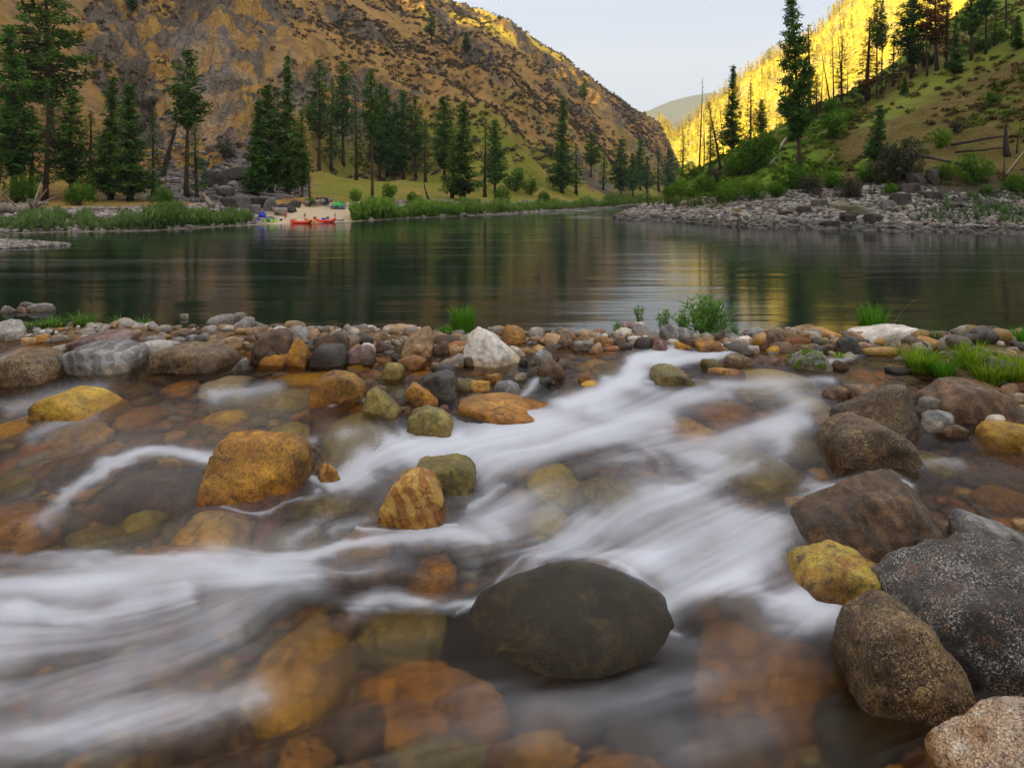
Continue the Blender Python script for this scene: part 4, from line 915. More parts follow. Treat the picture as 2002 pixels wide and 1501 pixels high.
# ------------------------------------------------------------------ stones of the creek
def rock_mat(name, c1, c2, c3, speck=.5, band=0., rough=.7, sc=1., bump=.5, sp=(.03, .025, .022), lite=None, cr_a=.7, spc=.45):
    t = NT(name); r = t.N('ShaderNodeObjectInfo').outputs['Random']; o = t.obj()
    off = t.N('ShaderNodeVectorMath', {0: o, 1: t.N('ShaderNodeCombineXYZ', {0: t.math('MULTIPLY', r, 37.), 1: t.math('MULTIPLY', r, 91.)}).outputs[0]}, operation='ADD').outputs[0]
    n1 = t.noise(off, 5*sc, 6, .6, .6); n2 = t.noise(off, 34*sc, 6, .75); n3 = t.noise(off, 120*sc, 4, .8)
    c = t.mix(t.ramp(n1, [(.36, 0), (.62, 1)]), c1, c2); c = t.mix(t.ramp(t.noise(off, 9*sc, 5, .65, 1.2), [(.52, 0), (.64, .9)]), c, c3)
    c = t.mix(t.math('MULTIPLY', t.ramp(n2, [(.5, 0), (.62, 1)]), speck), c, sp)
    c = t.mix(t.math('MULTIPLY', t.math('MULTIPLY', t.ramp(n3, [(.53, 0), (.58, 1)]), t.ramp(t.noise(off, 8*sc, 5, .7), [(.40, .1), (.55, 1)])), speck), c, lite or tuple(min(.8, x*1.9+.05) for x in c1))
    c = t.mix(t.math('MULTIPLY', t.ramp(n3, [(.40, 1), (.46, 0)]), speck), c, sp)
    if band:
        wv = t.N('ShaderNodeTexWave', {'Vector': t.mapv(off, (1, 1, 1), (.5, .4, .3)), 'Scale': 3.2*sc, 'Distortion': 5., 'Detail': 4., 'Detail Scale': 1.6}).outputs[1]
        c = t.mix(t.math('MULTIPLY', t.ramp(wv, [(.55, 0), (.85, 1)]), band), c, c3)
    ck = t.math('ABSOLUTE', t.math('SUBTRACT', t.noise(off, 4.5*sc, 5, .6, .8), .5)); c = t.mix(t.ramp(ck, [(.0, cr_a), (.012, 0)]), c, sp)
    c = t.mix(1., c, t.ramp(r, [(0, .75), (1, 1.2)]), 'MULTIPLY')
    wet = t.attr('wet'); cw = t.mix(1., c, (.76, .64, .48), 'MULTIPLY'); c = t.mix(wet, c, cw)
    rg = t.math('MULTIPLY_ADD', wet, -(rough-.13), rough)
    h = t.math('ADD', t.math('MULTIPLY', n2, .6), t.math('ADD', n1, t.math('MULTIPLY', n3, .25)))
    c = t.mix(1., c, t.ramp(t.noise(off, 2.2*sc, 4, .6), [(.33, .55), (.67, 1.4)]), 'MULTIPLY')
    return t.end(t.bsdf(c, rg, t.bump(h, min(1., bump*1.6), .03), spc))
M = {
 'g': rock_mat('grey_granite', (.26, .24, .23), (.17, .16, .155), (.36, .33, .30), .45, .2),
 's': rock_mat('streaked_slate', (.15, .15, .155), (.085, .088, .095), (.30, .29, .28), .3, .55),
 'w': rock_mat('pale_quartz', (.56, .52, .48), (.42, .38, .34), (.66, .62, .58), .3, .15, sp=(.16, .12, .09)),
 't': rock_mat('tan_stone', (.36, .24, .13), (.26, .15, .07), (.48, .36, .22), .4, .25, sp=(.08, .04, .02)),
 'o': rock_mat('rusty_orange_stone', (.56, .27, .024), (.30, .12, .015), (.11, .05, .014), .55, .2, .4, bump=.8, sp=(.04, .016, .007), lite=(.62, .36, .06)),
 'y': rock_mat('golden_stone', (.74, .42, .03), (.52, .26, .02), (.28, .13, .02), .45, .2, .4, bump=.7, sp=(.08, .035, .01)),
 'Y': rock_mat('bright_yellow_stone', (.74, .50, .04), (.60, .33, .02), (.16, .085, .025), .3, .1, .35, bump=.6, sp=(.12, .05, .01), lite=(.8, .7, .3)),
 'b': rock_mat('brown_stone', (.12, .066, .034), (.05, .031, .02), (.27, .15, .07), .55, .3, .5, bump=.8),
 'k': rock_mat('blackish_stone', (.038, .036, .036), (.024, .022, .02), (.075, .06, .045), .25, .15, .4, lite=(.16, .14, .10)),
 'p': rock_mat('purple_brown_stone', (.18, .095, .09), (.11, .06, .055), (.27, .20, .19), .45, .5, .55),
 'v': rock_mat('olive_stone', (.20, .16, .035), (.12, .10, .028), (.32, .25, .05), .5, .15, .5),
 'V': rock_mat('yellow_olive_stone', (.34, .28, .03), (.24, .19, .025), (.42, .36, .06), .2, .1, .5, bump=.3),
 'S': rock_mat('salt_and_pepper_granite', (.036, .033, .034), (.02, .019, .02), (.13, .055, .022), .9, .0, .4, 1., 1., lite=(.50, .48, .46)),
 'G': rock_mat('brown_speckled_granite', (.17, .10, .045), (.065, .038, .02), (.30, .19, .085), .95, .0, .45, 1., .9, sp=(.022, .014, .01), lite=(.46, .34, .18)),
 'P': rock_mat('pink_speckled_granite', (.48, .36, .28), (.40, .24, .13), (.52, .46, .40), .85, .0, .6, 1., .6, sp=(.08, .04, .025)),
 'q': rock_mat('blotched_rind', (.52, .40, .05), (.30, .11, .02), (.06, .035, .02), .5, .0, .45, 1.3, .7, lite=(.6, .55, .2)),
 'r': rock_mat('maroon_stone', (.12, .04, .03), (.07, .025, .02), (.18, .08, .05), .3, .3, .5),
 'm': rock_mat('dark_smooth_boulder', (.022, .019, .009), (.012, .010, .006), (.05, .036, .014), .06, .0, .42, .8, .25, spc=.22, lite=(.35, .26, .14), cr_a=.0),
 'O': rock_mat('orange_banded_stone', (.42, .17, .025), (.26, .09, .018), (.62, .42, .10), .6, .55, .4, 1.2, .8, sp=(.06, .022, .01)),
}
WORD = {'g': 'grey', 's': 'streaked blue grey', 'w': 'pale', 't': 'tan', 'o': 'rusty orange', 'y': 'golden amber', 'Y': 'bright yellow', 'b': 'brown', 'k': 'blackish', 'p': 'purple brown', 'v': 'olive', 'V': 'yellow olive',
        'S': 'black and white', 'G': 'speckled brown', 'P': 'pinkish speckled', 'q': 'yellow and rust blotched', 'r': 'maroon', 'm': 'dark smooth', 'O': 'orange banded'}
ROCKS = []                 # (object, px, py, w, kind, hero name, submerged)
def finish(V, Fc, kind, c, px, py, wpx, hero, sub, label):
    V = V+0; zl = ZC-Hw(c[1]); Zw = V[:, 2]+c[2]
    if not sub:
        dz = np.maximum(zl-.01-Zw, 0); V[:, 2] -= dz*1.2; k = 1+np.minimum(dz/.12, 1)*.10; V[:, 0] *= k; V[:, 1] *= k; Zw = V[:, 2]+c[2]
    edge = .035+.02*fbm((V+c)*9, 2, 5)
    wet = 1-sm(0, 1, (Zw-zl-edge)/.05); 
    if sub: wet[:] = .25
    me = mesh('rock', V, Fc, M[kind], True, {'wet': wet}); o = link('boulder' if wpx > 90 else 'rock', me, loc=c)
    ROCKS.append([o, px, py, wpx, kind, hero, sub, label]); return o
def rough_up(V, seed, a, size):
    n = V/np.maximum(np.linalg.norm(V, axis=1)[:, None], 1e-6)
    return V+n*(a*size*(fbm(V/size*1.6+seed*3.1, 3, seed)+.35*fbm(V/size*6+seed, 3, seed+9)))[:, None]
rs = [500]
def R(x0, y0, x1, y1, kind, hero=None, p=7., sub=0., roll=0., ratio=.8, label=None, pl=10, dome=None):
    """stone filling the photo box x0..x1, y0..y1 where it meets the water; sub = how deep under the surface its top lies"""
    rs[0] += 1; seed = rs[0]; p = (4.5, 6., 8., 12.)[seed*7 % 4] if p == 6. else p; wpx = x1-x0; lv = 3 if wpx < 34 else 4 if wpx < 130 else 5; U, Fc = ICO[lv]; pxc = (x0+x1)/2
    q = np.random.default_rng(seed)
    V = shape(U, seed, p*1.35, pl, .3); V = V-(V.max(0)+V.min(0))/2; V /= V.max(0)
    if not sub:
        yf = float(yof(y1)); a = wpx/2*yf/F; b = a*ratio; H = float(Hw(yf)); m0 = (y0-HY)/F
        for _ in range(6):
            yc = yf+b*.92; a = wpx/2*yc/F; b = a*ratio; t = H-m0*yc
            if t < m0*b*1.05+.02*a: b *= .8; ratio *= .8
        yc = yf+b*.92; t = H-m0*yc; k_ = .55 if dome is not None else .32; g_ = max(t*t-(m0*b)**2, (.12*a)**2); c = (2*t*k_+math.sqrt(4*t*t*k_*k_+4*(1-k_*k_)*g_))/(2*(1-k_*k_)); c = min(c, 1.5*a); zc = ZC-H-k_*c
    else:
        Ha = sub*.6; pyc = (y0+y1)/2; yc = float(yof(pyc, Ha)); H = float(Hw(yc)); m = (pyc-HY)/F; a = wpx/2*yc/F; b = max((y1-y0)/2*yc/F/m*.95, .3*a); b = min(b, 1.4*a)
        c = max(min(a, b)*.8, .09); zc = ZC-H-sub-c; V = U*(1+.16*fbm(U*1.1+seed*1.7, 3, seed))[:, None]; V = V-(V.max(0)+V.min(0))/2; V /= V.max(0)
    if dome is not None:
        V = U.copy(); ax_ = np.abs(V[:, 0]-dome); V[:, 2] = np.where(V[:, 2] > 0, V[:, 2]*(1-.30*ax_**1.15)*1.0, V[:, 2]*1.6); V[:, 0] += dome*.25*np.clip(V[:, 2], 0, 1)
    V = V*np.array([a, b, c]); V[:, 2] = np.where(V[:, 2] < 0, V[:, 2]*1.15, V[:, 2])
    if roll: V = V@np.array(Matrix.Rotation(-math.radians(roll), 3, 'Y'))[:].T
    V = rough_up(V, seed, (.022 if dome is not None else .055) if p < 9 else .07, min(a, c)*1.2)
    if dome is None and lv > 3 and not sub: n_ = V/np.linalg.norm(V, axis=1)[:, None]; V = V+n_*(min(a, c)*.04*(ridged(V/c*2+seed, 3, seed)-.9))[:, None]
    return finish(V, Fc, kind, ((pxc-1001)*yc/F, yc, zc), pxc, (y0+y1)/2, wpx, hero, bool(sub), label)
def HR(poly, yb, kind, hero, depth=.45, p=14., sub=False, label=None, tilt=.12, bottom=None, dy=0., rg=1., ex=()):
    """stone cut to an outline (photo points, clockwise from the lower end); yb = row where its foot meets the water"""
    rs[0] += 1; seed = rs[0]; U, Fc = ICO[5]; q = np.random.default_rng(seed); P = np.array(poly, float)
    yf = float(yof(yb)); w0 = (P[:, 0].max()-P[:, 0].min()); b = w0/2*yf/F*depth*1.3; yc = yf+b*.85+dy
    X = (P[:, 0]-1001)*yc/F; Zp = ZC-(P[:, 1]-HY)*yc/F; zl = ZC-float(Hw(yc)); 
    zb = min(zl-.12-.3*(Zp.max()-zl), Zp.min()-.05) if bottom is None else zl-bottom
    c = np.array([(X.max()+X.min())/2, yc, (Zp.max()+zb)/2*.5+.5*min(zl, Zp.max()-.03)]); Q = np.stack([X-c[0], Zp-c[2]], 1)
    Q = np.vstack([Q, [[Q[:, 0].max()*1.0, zb-c[2]], [Q[:, 0].min()*1.0, zb-c[2]]]])
    # convex hull
    pts = sorted(map(tuple, Q)); 
    def half(ps):
        h = []
        for p_ in ps:
            while len(h) > 1 and (h[-1][0]-h[-2][0])*(p_[1]-h[-2][1])-(h[-1][1]-h[-2][1])*(p_[0]-h[-2][0]) <= 0: h.pop()
            h.append(p_)
        return h
    hull = half(pts)[:-1]+half(pts[::-1])[:-1]; N, D = [], []
    for i in range(len(hull)):
        a_, b_ = np.array(hull[i]), np.array(hull[(i+1) % len(hull)]); e_ = b_-a_; L = np.hypot(*e_)
        if L < 1e-6: continue
        n_ = np.array([e_[1], -e_[0]])/L; dd = n_@a_
        if dd <= .002: continue
        for sg in (q.choice([-1, 1]),):
            ty = sg*q.uniform(0, tilt*1.2); v = np.array([n_[0], ty, n_[1]]); k = np.linalg.norm(v); N.append(v/k); D.append(dd/k)
    for v, dd in (((q.uniform(-.2, .2), -1, .25), b), ((q.uniform(-.5, .1), -1, -.1), b*1.02), ((.1, 1, .3), b), ((q.uniform(.2, .6), -1, .5), b*1.15)): v = np.array(v); N.append(v/np.linalg.norm(v)); D.append(dd)
    hz_ = (Q[:, 1].max()-Q[:, 1].min())/2
    for (v, k) in ex: v = np.array(v, float); v /= np.linalg.norm(v); N.append(v); D.append(k*np.linalg.norm(v*np.array([w0/2*yf/F, b, hz_])))
    N, D = np.array(N), np.array(D); p = p*1.5; r = np.sum(np.maximum(U@N.T/D, 0)**p, 1)**(-1/p)
    V = U*r[:, None]; s = min(b, (Q[:, 1].max()-Q[:, 1].min())/2, w0/2*yf/F)
    V = rough_up(V, seed, .06*rg, s); n_ = V/np.linalg.norm(V, axis=1)[:, None]; V = V+n_*((rg > .6)*rg*s*.035*(ridged(V/s*2.2+seed, 4, seed)-.9))[:, None]
    for ax, k in ((0, 0), (2, 1)):             # settle back on the outline's extent
        lo, hi = V[:, ax].min(), V[:, ax].max(); L, H_ = Q[:, k].min(), Q[:, k].max(); V[:, ax] = (V[:, ax]-lo)/(hi-lo)*(H_-L)+L
    o = finish(V, Fc, kind, tuple(c), P[:, 0].mean(), P[:, 1].mean(), w0, hero, sub, label); return o
# ---- landmark stones, each cut to its outline
rs[0] = 8; R(786, 1092, 1438, 1340, 'm', 'the big dark smooth boulder', p=2.6, ratio=.6, dome=.03, label='big dark smooth wet boulder with tiny tan flecks in the middle of the rapid'); rs[0] = 500
HR([(1565, 1100), (1568, 1060), (1582, 1038), (1640, 1000), (1700, 980), (1762, 950), (1800, 947), (1835, 962), (1862, 1008), (1882, 1060), (1878, 1105)], 1128, 'b', 'the large angular brown boulder', .6, 20, label='large angular brown boulder with a sharp ridge line standing above the white water', ex=(((-.55, -.5, .75), .62), ((.35, -.95, .12), .66), ((.75, -.3, .6), .72), ((-.2, -.9, .4), .70)))
HR([(1546, 1165), (1556, 1135), (1600, 1095), (1640, 1083), (1672, 1088), (1760, 1128), (1792, 1145), (1780, 1175)], 1186, 'q', 'the yellow and rust blotched rock', .5, 14, label='low rock blotched with yellow and rust under the large angular brown boulder')
HR([(1755, 1200), (1775, 1150), (1850, 1100), (1940, 1082), (2060, 1085), (2110, 1150), (2110, 1330)], 1370, 'S', 'the black and white granite boulder', .7, 12, label='huge black and white granite boulder at the picture edge', bottom=.25)
HR([(1652, 1300), (1658, 1225), (1690, 1188), (1730, 1177), (1780, 1190), (1830, 1240), (1860, 1290), (1900, 1370)], 1405, 'G', 'the brown speckled boulder', .6, 9, label='rounded brown speckled granite boulder in front of the black and white one', bottom=.2)
HR([(1607, 885), (1618, 845), (1655, 818), (1692, 816), (1730, 832), (1768, 858), (1790, 895)], 908, 'G', 'the rounded speckled boulder in the side current', .6, 9, label='rounded speckled grey brown boulder leaning against the tall veined one')
HR([(1650, 860), (1648, 806), (1703, 780), (1746, 757), (1772, 755), (1786, 770), (1798, 812), (1806, 850), (1815, 890)], 893, 'G', 'the tall white veined boulder', .55, 18, dy=.12, ex=(((-.5, -.6, .6), .62), ((.6, -.75, .2), .62)), label='tall peaked brown boulder with a pale vein running down from its top')
HR([(902, 700), (906, 680), (925, 655), (944, 645), (960, 650), (985, 672), (1010, 695), (1028, 715)], 720, 'w', 'the pale triangular boulder', .7, 18, ex=(((-.35, -.85, .4), .62), ((.6, -.7, .3), .60)), label='pale triangular boulder pitted on its face, largest on the middle of the bar')
HR([(1675, 668), (1680, 655), (1720, 640), (1772, 635), (1792, 639), (1806, 655), (1812, 676)], 680, 'w', 'the big white rock', .6, 16, label='big white flat topped rock at the river side of the bar')
HR([(738, 1025), (745, 990), (770, 940), (792, 922), (815, 918), (842, 926), (866, 955), (876, 1000), (874, 1028)], 1032, 'O', 'the orange striped boulder', .6, 10, label='upright orange boulder with yellow stripes rising from the rapid')
HR([(800, 940), (812, 912), (845, 900), (880, 897), (912, 898), (932, 915), (930, 955), (900, 985)], 985, 'v', 'the olive brown boulder', .6, 10, dy=.1, label='flat topped olive brown boulder right behind the orange striped one')
HR([(405, 905), (418, 868), (470, 858), (560, 860), (603, 880), (600, 930), (570, 975), (500, 1000)], 990, 'o', 'the wet orange boulder', .7, 12, ex=(((.1, -.7, .7), .66), ((.5, -.85, 0), .7)), label='square wet orange boulder with a dark undercut hollow')
HR([(612, 780), (618, 742), (650, 728), (690, 732), (712, 760), (710, 795)], 802, 'o', 'the amber block', .7, 16, ex=(((.3, -.95, 0), .7),), label='amber block with water spilling over its shaded face')
HR([(708, 800), (715, 768), (735, 757), (760, 775), (785, 805), (784, 828)], 832, 'v', 'the grey green boulder', .6, 10, label='grey green lichened boulder below the amber block')
HR([(809, 760), (822, 742), (868, 726), (885, 735), (898, 760), (902, 776)], 780, 'k', 'the charcoal wedge', .7, 16, label='charcoal grey wedge shaped rock in the middle shallows')
HR([(793, 785), (797, 758), (810, 750), (840, 765), (860, 782), (855, 790)], 792, 'o', 'the orange wedge', .6, 14, label='orange wedge shaped rock in front of the charcoal one')
HR([(783, 692), (795, 665), (818, 648), (842, 638), (848, 652), (846, 680), (835, 695)], 697, 't', 'the flame shaped rock', .6, 14, label='tan and orange flame shaped rock tilted up on the bar')
HR([(491, 700), (494, 676), (515, 655), (550, 643), (572, 655), (573, 685), (560, 708)], 710, 'b', 'the banded brown boulder', .7, 10, label='tilted banded brown grey boulder behind the small orange upright block')
HR([(563, 712), (570, 680), (580, 661), (600, 664), (603, 680), (592, 710)], 716, 'o', 'the orange upright block', .6, 16, label='small orange upright block propped against the banded brown boulder')
HR([(0, 745), (4, 705), (25, 690), (60, 685), (90, 690), (112, 712), (119, 745)], 753, 'G', 'the round speckled boulder', .8, 7, label='round grey boulder with a golden speckled wet foot at the picture edge')
HR([(86, 812), (88, 788), (110, 768), (145, 762), (175, 772), (205, 795), (221, 815)], 822, 'Y', 'the bright yellow boulder', .8, 8, label='bright yellow boulder with brown blotches on its upstream end')
HR([(114, 715), (120, 695), (170, 673), (205, 670), (222, 685), (272, 684), (276, 712), (250, 728)], 730, 's', 'the long grey boulder', .6, 10, label='long low grey boulder with a dark pointed end')
HR([(302, 710), (308, 685), (340, 674), (420, 676), (452, 690), (458, 718), (430, 728)], 728, 'G', 'the long speckled boulder', .6, 8, label='long rounded speckled boulder lying along the bar')
HR([(257, 695), (262, 672), (300, 664), (338, 668), (352, 690), (340, 704)], 706, 'w', 'the pale humped rock', .6, 8, dy=.1, label='pale humped rock touching the long speckled boulder')
HR([(140, 685), (150, 662), (190, 655), (225, 648), (258, 658), (256, 678), (235, 690)], 690, 'p', 'the red veined rock', .6, 12, dy=.15, label='dark red rock with white veins behind the long grey boulder')
HR([(888, 815), (895, 790), (940, 782), (1010, 790), (1098, 812), (1040, 828)], 829, 'o', 'the orange slab', .5, 10, label='long flat orange slab just awash in the middle of the creek', rg=.5)
HR([(1270, 750), (1274, 728), (1290, 718), (1325, 718), (1350, 733), (1364, 750)], 754, 'v', 'the green brown boulder', .7, 9, label='rounded green brown boulder alone in the upper rapid')
HR([(1535, 668), (1545, 652), (1575, 639), (1605, 638), (1640, 652), (1650, 668)], 672, 'o', 'the low orange boulder', .6, 9, label='low wide orange boulder at the river edge of the bar')
HR([(1820, 815), (1825, 780), (1860, 755), (1900, 746), (1945, 758), (1980, 800), (1975, 822)], 827, 'b', 'the folded brown boulder', .6, 14, label='wide folded brown boulder with orange streaks by the grass')
HR([(1924, 880), (1930, 845), (1950, 830), (1990, 828), (2025, 840), (2030, 875)], 888, 'y', 'the golden tan boulder', .7, 9, label='golden tan boulder at the picture edge below the folded brown one')
HR([(1879, 1075), (1884, 1025), (1900, 1013), (1930, 1018), (1990, 1040), (2030, 1060), (2030, 1090)], 1094, 's', 'the streaked grey wedge', .6, 12, label='streaked grey wedge shaped rock behind the black and white boulder')
HR([(1846, 1500), (1875, 1470), (1930, 1425), (1985, 1383), (2050, 1390), (2060, 1530)], 1560, 'P', 'the pinkish speckled boulder', .6, 10, dy=-.05, label='pinkish speckled granite boulder in the bottom corner')
HR([(1855, 1480), (1862, 1420), (1890, 1372), (1940, 1366), (1990, 1380), (1995, 1440)], 1470, 'k', 'the glossy black rock', .5, 8, dy=.1, label='glossy black wet rock tucked behind the pinkish speckled boulder', rg=.3)
HR([(1545, 720), (1560, 698), (1585, 686), (1610, 690), (1622, 708), (1615, 724)], 728, 'g', 'the mossy rock', .6, 14, label='grey rock capped with bright green moss')
HR([(795, 845), (800, 812), (830, 796), (860, 805), (886, 830), (884, 845)], 850, 'v', 'the olive banded rock', .6, 12, label='olive and yellow banded rock at the head of the white rapid')
HR([(1788, 1125), (1795, 1080), (1815, 1056), (1840, 1058), (1872, 1095), (1875, 1120)], 1136, 'G', 'the tan brown cobble', .6, 9, label='tan brown cobble wedged before the large angular brown boulder')
HR([(1635, 690), (1640, 668), (1655, 655), (1668, 657), (1680, 680), (1678, 692)], 693, 'k', 'the dark brown cone', .8, 8, label='dark brown cone shaped rock in front of the big white rock')

# ---- the other stones above the water: x0, y0, x1, y1, kind[, angularity]
for a in [
 (-8, 624, 59, 663, 'g'), (224, 622, 292, 646, 't'), (168, 633, 210, 650, 'w'), (294, 636, 312, 644, 'w'), (311, 638, 352, 654, 'b'), (407, 616, 452, 640, 'g', 14), (450, 611, 482, 628, 'g', 14), (437, 621, 493, 654, 'w', 14),
 (488, 626, 528, 650, 'g'), (423, 631, 444, 650, 's'), (522, 632, 558, 648, 'b'), (555, 626, 608, 648, 't'), (587, 640, 634, 658, 'g'), (629, 636, 662, 654, 't'), (568, 642, 592, 660, 'g'), (362, 633, 384, 647, 'b'), (358, 642, 388, 660, 'r'),
 (329, 648, 378, 669, 'b', 12), (364, 652, 399, 676, 's', 14), (399, 643, 423, 671, 't'), (420, 660, 479, 676, 'g'), (479, 656, 508, 672, 'b'), (449, 681, 492, 725, 's'), (506, 684, 566, 714, 'o'), (603, 649, 686, 690, 'b'), (603, 668, 678, 718, 'k'),
 (670, 629, 704, 657, 'g'), (656, 645, 690, 668, 'g'), (671, 640, 713, 662, 'g', 12), (688, 642, 738, 671, 'b', 12), (730, 643, 749, 658, 'w'), (729, 656, 775, 674, 'w'), (736, 667, 773, 688, 'b'), (674, 668, 736, 711, 'p'), (750, 637, 816, 662, 't', 10), (703, 660, 735, 690, 'w'),
 (770, 660, 797, 676, 'o'), (842, 660, 884, 692, 'b'), (818, 675, 842, 700, 't', 14), (840, 685, 862, 721, 't', 14), (860, 690, 908, 716, 'w', 12), (776, 697, 834, 722, 'o', 14), (737, 703, 792, 742, 'v'), (881, 663, 917, 697, 't'), (884, 652, 917, 671, 't'), (877, 644, 908, 664, 'g'),
 (951, 636, 988, 660, 'g'), (977, 633, 1036, 672, 'o'), (996, 677, 1030, 697, 'w', 14), (1010, 692, 1034, 713, 'k'), (1063, 638, 1111, 678, 't'), (1101, 642, 1125, 664, 's'), (1119, 647, 1170, 667, 't'), (1031, 671, 1106, 706, 'b', 10), (1036, 685, 1081, 711, 's'), (1049, 703, 1104, 739, 'b', 14),
 (1028, 710, 1062, 735, 'b', 16), (1003, 725, 1029, 744, 'g'), (848, 713, 892, 738, 'k'), (851, 776, 880, 810, 'r'), (909, 742, 958, 765, 'y', 14), (947, 730, 982, 748, 'o'), (888, 737, 927, 765, 'v'), (966, 738, 1022, 781, 's'), (1049, 735, 1091, 753, 'k', 14), (1131, 731, 1160, 748, 'o', 14), (1136, 744, 1168, 756, 'Y'), (949, 777, 978, 787, 'Y'),
 (767, 783, 804, 819, 'q'), (877, 806, 973, 832, 'k'), (727, 752, 758, 770, 'b'), (1167, 640, 1191, 662, 'g'), (1162, 657, 1199, 681, 'o', 14), (1199, 654, 1233, 678, 'b', 14), (1216, 642, 1244, 660, 'w'), (1209, 630, 1262, 650, 'p'), (1241, 631, 1277, 652, 'w'), (1262, 640, 1291, 665, 'g'), (1223, 656, 1263, 672, 'w', 12), (1290, 636, 1351, 671, 's'), (1320, 666, 1351, 685, 'y'),
 (1257, 662, 1298, 676, 'b'), (1351, 648, 1397, 668, 'w', 14), (1360, 663, 1415, 690, 'o'), (1409, 658, 1434, 675, 't', 12), (1433, 658, 1474, 676, 'w'), (1454, 640, 1525, 668, 'g'), (1479, 647, 1543, 684, 'b'), (1570, 654, 1610, 672, 'b'), (1609, 658, 1634, 678, 'g', 12), (1500, 677, 1527, 690, 'Y'), (1524, 674, 1560, 689, 'b'),
 (1675, 660, 1702, 679, 'k', 14), (1417, 693, 1469, 725, 'G'), (1370, 700, 1420, 724, 'v'), (1386, 719, 1456, 743, 'o'), (1475, 694, 1531, 718, 'b', 14), (1624, 698, 1656, 722, 'b'), (1730, 714, 1776, 730, 'k'), (1824, 668, 1890, 695, 'r'), (1915, 658, 1967, 677, 'P'), (1893, 668, 1950, 689, 'g'), (1954, 672, 1996, 690, 'w'), (1900, 703, 1980, 738, 'r', 12), (1949, 684, 2020, 713, 'b'),
 (1864, 705, 1890, 726, 'P'), (1862, 722, 1901, 740, 't'), (1608, 752, 1662, 782, 'b'), (1657, 756, 1736, 788, 'b', 12), (1794, 777, 1851, 813, 'g'), (1798, 808, 1866, 845, 's', 16), (1819, 828, 1881, 856, 'b', 16), (1865, 742, 1960, 768, 't', 12), (1955, 743, 1995, 774, 't'), (1975, 765, 2020, 784, 'w'), (1917, 803, 1959, 834, 'w'), (1877, 1073, 1912, 1108, 'b'),
 (1987, 1018, 2030, 1042, 't'), (612, 879, 669, 943, 'O', 14), (1790, 660, 1826, 682, 'b'), (1740, 672, 1790, 690, 't'), (210, 650, 250, 664, 'b'), (60, 652, 104, 668, 'y'), (100, 640, 140, 656, 'o'), (120, 628, 142, 640, 'g'), (250, 640, 300, 656, 'y'), (392, 636, 412, 650, 't'), (540, 655, 566, 668, 'w'), (636, 650, 668, 668, 'g'),
 (797, 640, 824, 656, 'w'), (815, 655, 845, 672, 'b'), (905, 697, 935, 716, 'b'), (926, 640, 945, 652, 'g'), (1085, 700, 1108, 716, 'g'), (1140, 662, 1166, 676, 't'), (1400, 655, 1422, 668, 'b'), (1425, 668, 1450, 682, 'k'), (1560, 672, 1600, 688, 'v'), (1596, 672, 1640, 686, 'b'), (1700, 680, 1745, 694, 'o'), (1845, 735, 1880, 752, 'v'), (1985, 790, 2025, 815, 't'),
 (1940, 728, 1985, 745, 'o'), (765, 690, 786, 704, 'k'), (705, 690, 730, 712, 'b'), (640, 668, 665, 684, 't'), (590, 656, 612, 668, 'o'),
]: R(*a[:5], p=a[5] if len(a) > 5 else 6.)
qx = np.random.default_rng(77)
for i in range(46):
    x = 14+i*43+qx.uniform(-14, 14); yb = float(pcrest(x))+qx.uniform(2, 34); w_ = qx.uniform(26, 56)
    R(x-w_/2, yb-w_*qx.uniform(.38, .6), x+w_/2, yb, 'gbtwopkgtbs'[qx.integers(0, 11)], p=qx.choice([5., 9., 14.]))
